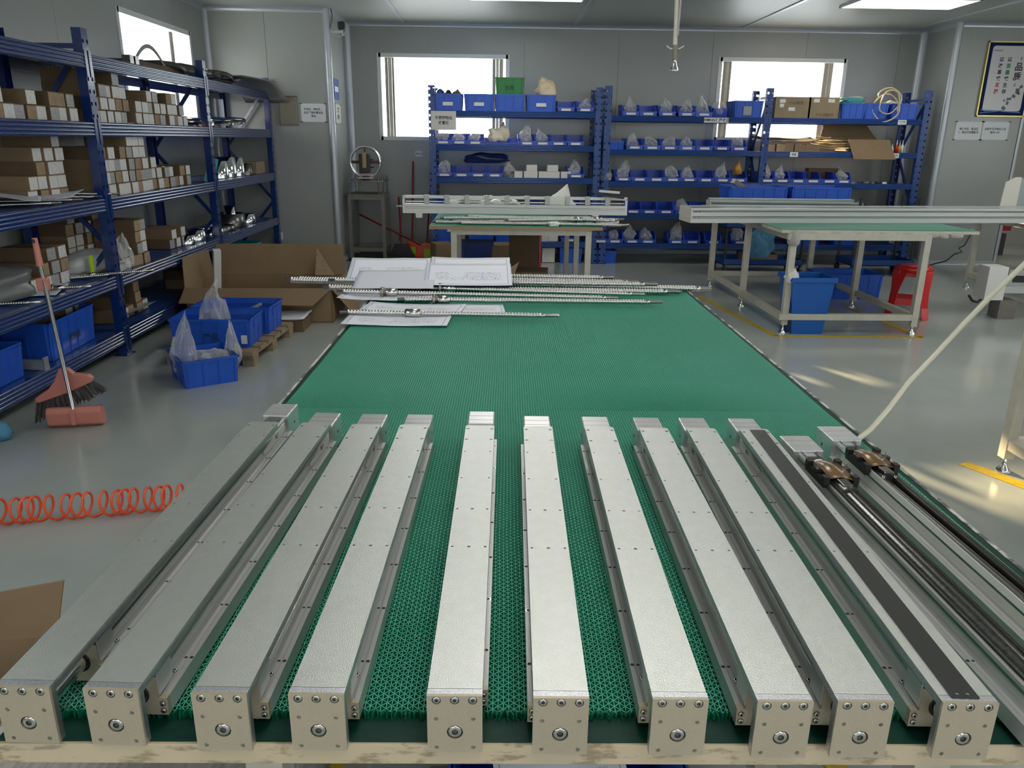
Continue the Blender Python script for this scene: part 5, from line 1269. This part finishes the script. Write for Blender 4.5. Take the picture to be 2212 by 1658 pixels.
for k in range(4):
    a = PI / 4 + k * PI / 2; c_, s_ = math.cos(a), math.sin(a)
    L = MB(); W0, W1 = .075, .045
    def qd(r, z, w): return [(c_ * r - s_ * w, s_ * r + c_ * w, z), (c_ * r + s_ * w, s_ * r - c_ * w, z)]
    A = qd(.15, .42, .085) + qd(.178, .24, .045) + qd(.195, .10, .038) + qd(.225, 0, .040)
    B = [(x * .94, y * .94, z) for x, y, z in A]
    F_ = []
    for i in range(3): o_ = 2 * i; F_ += [(o_, o_ + 1, o_ + 3, o_ + 2), (8 + o_, 10 + o_, 11 + o_, 9 + o_), (o_, o_ + 2, 10 + o_, 8 + o_), (o_ + 1, 9 + o_, 11 + o_, 3 + o_)]
    F_ += [(6, 7, 15, 14), (0, 8, 9, 1)]
    L.add(A + B, F_, False); L.build('leg', RED, t, bevel=.004)
    a2 = a + PI / 2; r = .186; z = .145
    R_ = MB(); p = Vector((math.cos(a) * r, math.sin(a) * r, z)); q = Vector((math.cos(a2) * r, math.sin(a2) * r, z)); R_.bar(p, q, .012, .06); R_.build('rung', RED, t, bevel=.003)
    R_ = MB(); r = .155; p = Vector((math.cos(a) * r, math.sin(a) * r, .395)); q = Vector((math.cos(a2) * r, math.sin(a2) * r, .395)); R_.bar(p, q, .010, .055); R_.build('apron', RED, t, bevel=.003)
# utility carts between bench and rack
def cart(x0, x1, y0, y1, label):
    t = thing('utility_cart', label, 'cart', (x0, y0, 0)); w, d = x1 - x0, y1 - y0
    for x in (0, w):
        for y in (0, d):
            MB().cyl((x, y, .10), (x, y, .90), .016, 10).build('post', IRON, t)
            MB().cyl((x - .012, y, .05), (x + .012, y, .05), .05, 16).build('caster', BLACK, t)
    for z in (.12, .55):
        s = MB(); s.bb(-.02, w + .02, -.02, d + .02, z, z + .008)
        for a in ((-.02, w + .02, -.02, -.014), (-.02, w + .02, d + .014, d + .02), (-.02, -.014, -.02, d + .02), (w + .014, w + .02, -.02, d + .02)): s.bb(a[0], a[1], a[2], a[3], z, z + .07)
        s.build('tray', BLUE, t)
    return t
cart(2.72, 3.62, 9.00, 9.42, 'dark cart with blue trays and blue cloths behind the cream bench')
cart(4.25, 4.95, 9.02, 9.42, 'dark cart with blue trays near the right end of the wide rack')
tag(blob('blue_cloth_bundle', CLOTHB, (.36, .24, .34), 91, .3, 3), 'blue cloth bundle on the upper tray of the left cart', 'cloth').location = (3.05, 9.12, .56)
tag(blob('hanging_blue_cloth', CLOTHB, (.30, .10, .34), 92, .3, 3), 'blue cloth hanging down from the left cart', 'cloth').location = (3.10, 8.93, .22)
tag(blob('hanging_blue_cloth', CLOTHB, (.26, .10, .16), 95, .3, 2), 'light blue rag trailing to the right on the left cart', 'cloth').location = (3.36, 8.98, .46)
bag(3.42, 9.2, .56, .24, .2, .2, 'grey film bag on the upper tray of the left cart', M('grey_film3', (.3, .3, .33), .3), .1)
carton(3.18, 9.2, .13, .40, .25, .11, 'brown carton on the lower tray of the left cart', CARDD, CARDE)
crate(4.55, 9.22, .56, .38, .3, .20, 'blue crate on the upper tray of the right cart')
bag(4.85, 9.2, .56, .14, .16, .16, 'dark bundle with a red tip on the right cart', IRON, .1, 'dark_bundle', 'bundle')
# framed linear rail on the middle bench
t = thing('linear_rail_unit', 'long white framed rail with ten clamps lying on the middle bench', 'frame', (-.83, 7.28, .80), -.02)
Lf = 2.07; fr = MB()
fr.bb(0, Lf, 0, .03, .175, .20); fr.bb(0, .02, 0, .03, .04, .20); fr.bb(Lf - .02, Lf, 0, .03, .04, .19)
fr.build('top_bar', M('white_powder_coat', (.72, .73, .70), .35), t)
MB().prism([(0, 0), (.06, 0), (.06, .085), (0, .085), (0, .06), (.006, .056), (.006, .045), (0, .041)], (.02, -.005, .04), (Lf - .02, -.005, .04), (0, 1, 0), (0, 0, 1)).build('lower_profile', ALUS, t)
MB().bb(.03, Lf - .03, .01, .02, .140, .150).build('belt_line', WHITEP, t)
for i in range(10): MB().bb(.20 + i * .185, .245 + i * .185, -.012, .035, .128, .205).build('clamp', M('grey_clamp', (.42, .43, .42), .4, .4), t, bevel=.002)
MB().cyl((-.06, .015, .10), (0, .015, .10), .008, 10).build('shaft', STEEL, t)
for x in (.12, 1.75): MB().bb(x, x + .06, -.01, .07, 0, .04).build('foot', ALUS, t)
for i in range(9):
    o = blob('glove', M('white_glove', (.74, .74, .70), .8), (.16, .14, .05), 60 + i, .35, 2); o.location = (-.42 + .075 * i, 7.95 + .08 * (i % 3), .80 + .03 * (i % 2)); o.rotation_euler = (0, 0, i)
    tag(o, 'white work glove, %s from the left in the pile behind the framed rail' % ORD[i].replace('leftmost', 'first'), 'glove', 'pile of white gloves')
MB().bb(-.50, .28, 7.85, 8.25, .80, .865).build('glove_tray', M('white_tray', (.6, .6, .58), .5)); tag(bpy.data.objects['glove_tray'], 'flat white carton under the pile of gloves', 'box')
for i in range(9): bpy.data.objects['glove' + ('' if i == 0 else '.%03d' % i)].location.z += .066
bag(.66, 7.75, .80, .30, .22, .22, 'white bag with a pointed top behind the framed rail', M('white_bag', (.74, .73, .70), .6), .55, amp=.18)
tag(MB().bar((.95, 7.25, 1.03), (1.20, 7.2, 1.0), .03, .02).build('pen_tool', BLACK), 'black tool lying on the right end of the framed rail', 'tool')
tag(MB().bar((.98, 7.28, 1.055), (1.16, 7.22, 1.045), .02, .02).build('white_tool', WHITEP), 'white tool lying on top of the black one', 'tool')
SM = 'ball screws on the middle bench'
for i, (x0, y0, x1, y1, z) in enumerate(((-.52, 6.75, 1.14, 6.62, .015), (-.30, 6.68, 1.16, 6.64, .015), (-.38, 6.90, 1.10, 6.80, .015), (-.25, 7.05, 1.05, 6.72, .04), (-.10, 6.98, 1.12, 6.92, .015), (-.46, 6.83, .95, 6.98, .04), (.1, 6.7, 1.15, 6.85, .04))):
    ball_screw((x0, y0, .80 + z), (x1, y1, .80 + z), .014, 'ball screw on the middle bench, %s' % ('nearest left one sticking out past the corner', 'nearest thick one', 'second row', 'crossing one rising to the left', 'back row', 'slanted upper one', 'short upper one at right')[i], (None, None, 1.1, 1.0, .9, None, .8)[i], group=SM)
bag(.52, 6.63, .80, .10, .06, .04, 'small white rag at the front edge of the middle bench', WHITEP, 0, 'white_rag', 'rag')
# things under and around the middle bench
t = thing('waste_bin', 'dark blue bin under the middle bench behind its left leg', 'bin', (-.17, 8.2, 0))
MB().prism([(-.14, 0), (.14, 0), (.17, .46), (-.17, .46)], (0, -.15, 0), (0, .15, 0)).build('body', M('deep_blue_plastic', (.006, .04, .22), .35), t)
MB().bb(-.18, .18, -.16, .16, .44, .475).build('rim', MATS['deep_blue_plastic'], t)
carton(.32, 8.0, .0, .30, .10, .60, 'tall flat brown carton standing under the middle bench', CARDD, None)
tag(MB().bb(.475, .50, 7.95, 8.1, .14, .60).build('red_strip', RED), 'red strip beside the tall flat carton under the bench', 'strip')
carton(.30, 7.2, 0, .42, .30, .34, 'brown carton leaning under the right half of the middle bench', CARDD, None, -.15)
t = thing('open_carton', 'torn open carton with raised flaps under the middle bench', 'box', (-.06, 7.1, 0))
mb = MB(); mb.bb(-.26, .24, -.2, -.19, 0, .26); mb.bb(-.26, .24, .19, .2, 0, .36); mb.bb(-.26, -.25, -.2, .2, 0, .26); mb.bb(.23, .24, -.2, .2, 0, .26); mb.bb(-.26, .24, -.2, .2, 0, .01)
mb.build('body', CARDD, t)
MB().add([(-.25, -.19, .26), (-.02, -.19, .26), (.04, -.12, .42), (-.25, -.185, .26), (-.02, -.184, .26), (.04, -.114, .42)], [(0, 1, 2), (3, 5, 4), (0, 3, 4, 1), (1, 4, 5, 2), (2, 5, 3, 0)]).build('left_flap', CARDE, t)
MB().add([(.02, -.19, .26), (.23, -.19, .26), (.30, -.10, .44), (.02, -.184, .26), (.23, -.184, .26), (.30, -.094, .44)], [(0, 1, 2), (3, 5, 4), (0, 3, 4, 1), (1, 4, 5, 2), (2, 5, 3, 0)]).build('right_flap', CARDE, t)
tag(MB().bar((-.02, 6.95, .012), (0, 6.88, .40), .03, .03).build('foam_strip', M('cream_foam', (.6, .5, .38), .7)), 'cream foam strip standing in the torn carton', 'foam')
carton(-.08, 9.2, 0, .34, .25, .36, 'brown carton behind the bin under the rack edge', CARD, None) if 0 else None
carton(.05, 9.35, 0, .42, .3, .30, 'brown carton on the floor between the middle bench and the rack', CARD, None)
carton(-.62, 9.55, 0, .22, .3, .28, 'crumpled carton on the floor by the left post of the rack', CARD, None, .3)
tag(MB().add([(-.86, 6.9, 0), (-.56, 6.95, 0), (-.60, 7.0, .30), (-.86, 6.91, 0), (-.56, 6.96, 0), (-.60, 7.01, .30)], [(0, 1, 2), (3, 5, 4), (0, 3, 4, 1), (1, 4, 5, 2), (2, 5, 3, 0)]).build('carton_flap', CARDD), 'pointed dark cardboard piece behind the printed drawings', 'cardboard')
t = thing('foam_tray', 'white foam tray in the crate on the lowest shelf', 'tray', (-.15, 9.93, .278))
for i in range(4): MB().bb(-.11 + i * .05, -.07 + i * .05, -.05, .05, 0, .27).build('slot', FOAM, t)
# ------------------------------------------------------------ stand with hand wheel
t = thing('hand_wheel_press', 'machine with a large chrome hand wheel on a grey steel stand', 'machine', (-1.60, 10.2, 0))
for x in (-.21, .21):
    for y in (-.16, .3): MB().bb(x - .022, x + .022, y - .022, y + .022, .012, .78).build('leg', GREYS, t)
for z, nm in ((.10, 'lower_frame'), (.75, 'upper_frame')): MB().bb(-.21, .21, -.18, -.14, z, z + .05).bb(-.21, .21, .28, .32, z, z + .05).bb(-.23, -.19, -.16, .3, z, z + .05).bb(.19, .23, -.16, .3, z, z + .05).build(nm, GREYS, t)
MB().bb(-.235, .235, -.19, .33, .80, .815).build('shelf', GREYS, t)
for x in (-.2, .16, .21):
    for y in (-.15, .28): MB().cyl((x, y, .815), (x, y, 1.03), .009, 8).build('pillar', STEELD, t)
MB().bb(-.23, .23, -.17, .3, .965, .985).build('upper_plate', STEELD, t)
W_ = MB(); pts = [(.185 * math.cos(a * PI / 18), 0, .185 * math.sin(a * PI / 18)) for a in range(36)]
W_.tube(pts, .016, 10, True); w = W_.build('hand_wheel', CHROME, t); w.location = (0, -.1, 1.205)
s = MB()
for a in (0, PI / 2, PI): s.bar((0, 0, 0), (.18 * math.cos(a), 0, .18 * math.sin(a)), .02, .035)
s.build('spokes', RUST, w)
MB().bb(-.065, .065, -.10, .02, -.13, .10).build('gear_housing', IRON, w, bevel=.01)
MB().bb(-.022, .028, -.115, -.10, -.07, .12).build('brass_plate', M('brass_plate', (.36, .26, .12), .4, .5), w, bevel=.005)
MB().cyl((.06, -.05, .03), (.11, -.05, .03), .008, 8).build('knob', IRON, w); MB().cyl((.06, -.05, -.06), (.11, -.05, -.06), .008, 8).build('knob', IRON, w)
MB().bb(-.07, .08, -.16, -.04, 1.04, 1.065).build('pink_jaw', M('pinkish_metal', (.55, .42, .40), .4, .3), t, bevel=.004)
MB().bb(-.095, .09, -.17, -.03, 1.005, 1.025).build('pink_jaw', MATS['pinkish_metal'], t, bevel=.004)
MB().cyl((0, -.1, .985), (0, -.1, 1.06), .05, 16).build('column', IRON, t)
tag(MB().bb(-1.88, -.72, 9.85, 10.7, .001, .010).build('floor_mat', M('dark_floor_mat', (.02, .03, .03), .7)), 'dark rubber mat under the grey stand and brooms', 'mat')
# brooms and dustpans against the wall
def broom(x, y, top, foot, label, hm=REDD, head=None, hw=.14, pan=None):
    t = thing('long_broom', label, 'broom', (x, y, .011), 0, 'red brooms and dustpans by the wall')
    MB().cyl((foot[0], foot[1], .17), (top[0], top[1], top[2]), .012, 10).build('handle', hm, t)
    if pan:
        mb = MB(); n = 8; P = [(-hw, .0)] + [(hw * .8 * math.cos(PI - PI * k / n), .10 + .09 * math.sin(PI * k / n)) for k in range(n + 1)] + [(hw, 0)]
        mb.prism(P, (foot[0], foot[1] - .05, 0), (foot[0], foot[1] + .02, .0)).build('pan', head, t, bevel=.004)
        MB().bb(foot[0] - .035, foot[0] + .05, foot[1] - .056, foot[1] - .050, .002, .115).build('pan_stripe', pan, t)
    else:
        MB().prism([(-hw, .0), (-hw * .5, .16), (hw * .5, .16), (hw, 0)], (foot[0], foot[1] - .03, 0), (foot[0], foot[1] + .03, 0)).build('bristles', head, t)
    return t
broom(-1.07, 10.38, (.01, .3, 1.19), (0, 0), 'red broom with the tallest handle leaning on the wall', REDD, ORANGE, .17, LIME)
broom(-1.22, 10.25, (-.03, .3, .74), (.02, 0), 'short handled dark broom left of the tallest one', REDD, BLACK, .17)
broom(-.86, 10.2, (.06, .36, 1.19), (0, 0), 'orange dustpan with a lime stripe right beside the rack post', REDD, ORANGE, .16, LIME)
tag(MB().cyl((-1.78, 10.55, .52), (-.93, 10.15, .17), .011, 10).build('loose_pole', REDD), 'red broom handle lying slanted behind the grey stand', 'pole')
tag(MB().cyl((-1.17, 10.5, .78), (-1.24, 10.35, .2), .008, 8).build('thin_pole', M('grey_pole', (.15, .15, .15), .5)), 'thin grey pole between the two left brooms', 'pole')
# ------------------------------------------------------------ hanging air hose with gun
t = thing('hanging_air_hose', 'clear air hose with a connector hanging from the ceiling', 'hose', (1.09, 5.0, 0))
MB().tube([(-.01, 0, ZC), (-.008, 0, 2.5), (-.005, 0, 2.25), (0, 0, 2.05)], .0135, 10).build('hose', M('cloudy_hose', (.50, .48, .43), .2, coat=.5), t)
MB().tube([(.012, -.01, 2.75), (.014, -.01, 2.4), (.01, -.01, 2.1)], .006, 8).build('thin_tube', M('grey_tube', (.35, .35, .34), .3), t)
MB().cyl((.002, 0, 2.05), (.004, 0, 1.965), .017, 12).build('connector', M('olive_connector', (.18, .17, .12), .4, .4), t)
MB().lathe([(0, .012), (.02, .013), (.055, .027), (.065, .027), (.065, .018), (.03, .008), (0, 0)], (.004, 0, 1.965), (0, 0, -1), 14).build('coupling', CHROME, t)
MB().tube([(-.05, 0, 2.045), (-.03, 0, 2.03), (.03, 0, 2.03), (.055, 0, 2.045)], .004, 6).build('wire_tie', WHITEP, t)
# ------------------------------------------------------------ right side: plates, motor box, annex goods
t = thing('angle_plate', 'upright aluminium side plate with a cream end on the far right bench', 'plate', (5.0, 7.75, .82), -.02)
MB().prism([(0, 0), (.16, 0), (.16, .31), (.14, .33), (.05, .33), (.0, .27)], (0, 0, 0), (0, .008, 0)) if 0 else None
MB().bb(.22, 1.3, .0, .03, .03, .37).build('panel', M('green_grey_alu', (.30, .35, .34), .35, .4), t)
MB().add([(0.05, 0, 0), (.22, .0, 0), (.22, 0, .38), (.16, 0, .38), (.07, 0, .33), (.05, .008, 0), (.22, .008, 0), (.22, .008, .38), (.16, .008, .38), (.07, .008, .33)], [(0, 1, 2, 3, 4), (9, 8, 7, 6, 5), (0, 5, 6, 1), (1, 6, 7, 2), (2, 7, 8, 3), (3, 8, 9, 4), (4, 9, 5, 0)]).build('cream_end', M('cream_plate', (.66, .63, .56), .4, .2), t)
extrusion('silver extrusion lying on the far right bench', (5.02, 7.45, .80), (6.3, 7.42, .80), .12, .05)
MB().bb(5.2, 6.4, 7.50, 7.62, .80, .83).build('flat_bar', WHITEP); tag(bpy.data.objects['flat_bar'], 'white flat bar behind the silver extrusion on the far right bench', 'bar')
t = thing('motor_box_actuator', 'actuator with a white box end and black cable low at the far right', 'machine', (4.42, 6.85, .17), -.05)
MB().bb(0, .17, -.12, .06, .0, .30).build('white_box', WHITEP, t, bevel=.004)
MB().bb(.17, 2.1, -.08, .06, .06, .20).build('body', ALUS, t)
MB().bb(.20, .42, -.085, -.05, .12, .27).build('open_end', M('dull_aluminium', (.42, .43, .40), .4, .5), t)
MB().bb(.24, .36, -.09, -.082, .16, .22).build('slot', HOLE, t)
MB().tube([(.02, -.05, .0), (-.02, -.06, -.03), (-.06, -.05, -.02), (-.10, -.05, .03)], .012, 8).build('cable', BLACK, t)
MB().bb(.15, .30, -.12, .04, -.168, .0).build('support', GREYS, t)
# cable clutter on the floor and annex shelf with red goods
for i, (x, z, m_, s) in enumerate(((6.75, .02, RED, .30), (7.05, .02, IRON, .28), (6.8, .34, MATS['rack_blue_paint'], .3), (7.1, .36, REDD, .28), (6.95, .70, RED, .26), (7.2, .7, IRON, .24))):
    carton(x, 10.9, z, s, .3, .3, '%s box, %s in the annex behind the right wall' % (('red', 'black', 'blue', 'dark red', 'red', 'black')[i], ('lower left', 'lower right', 'middle left', 'middle right', 'upper left', 'upper right')[i]), m_, None)
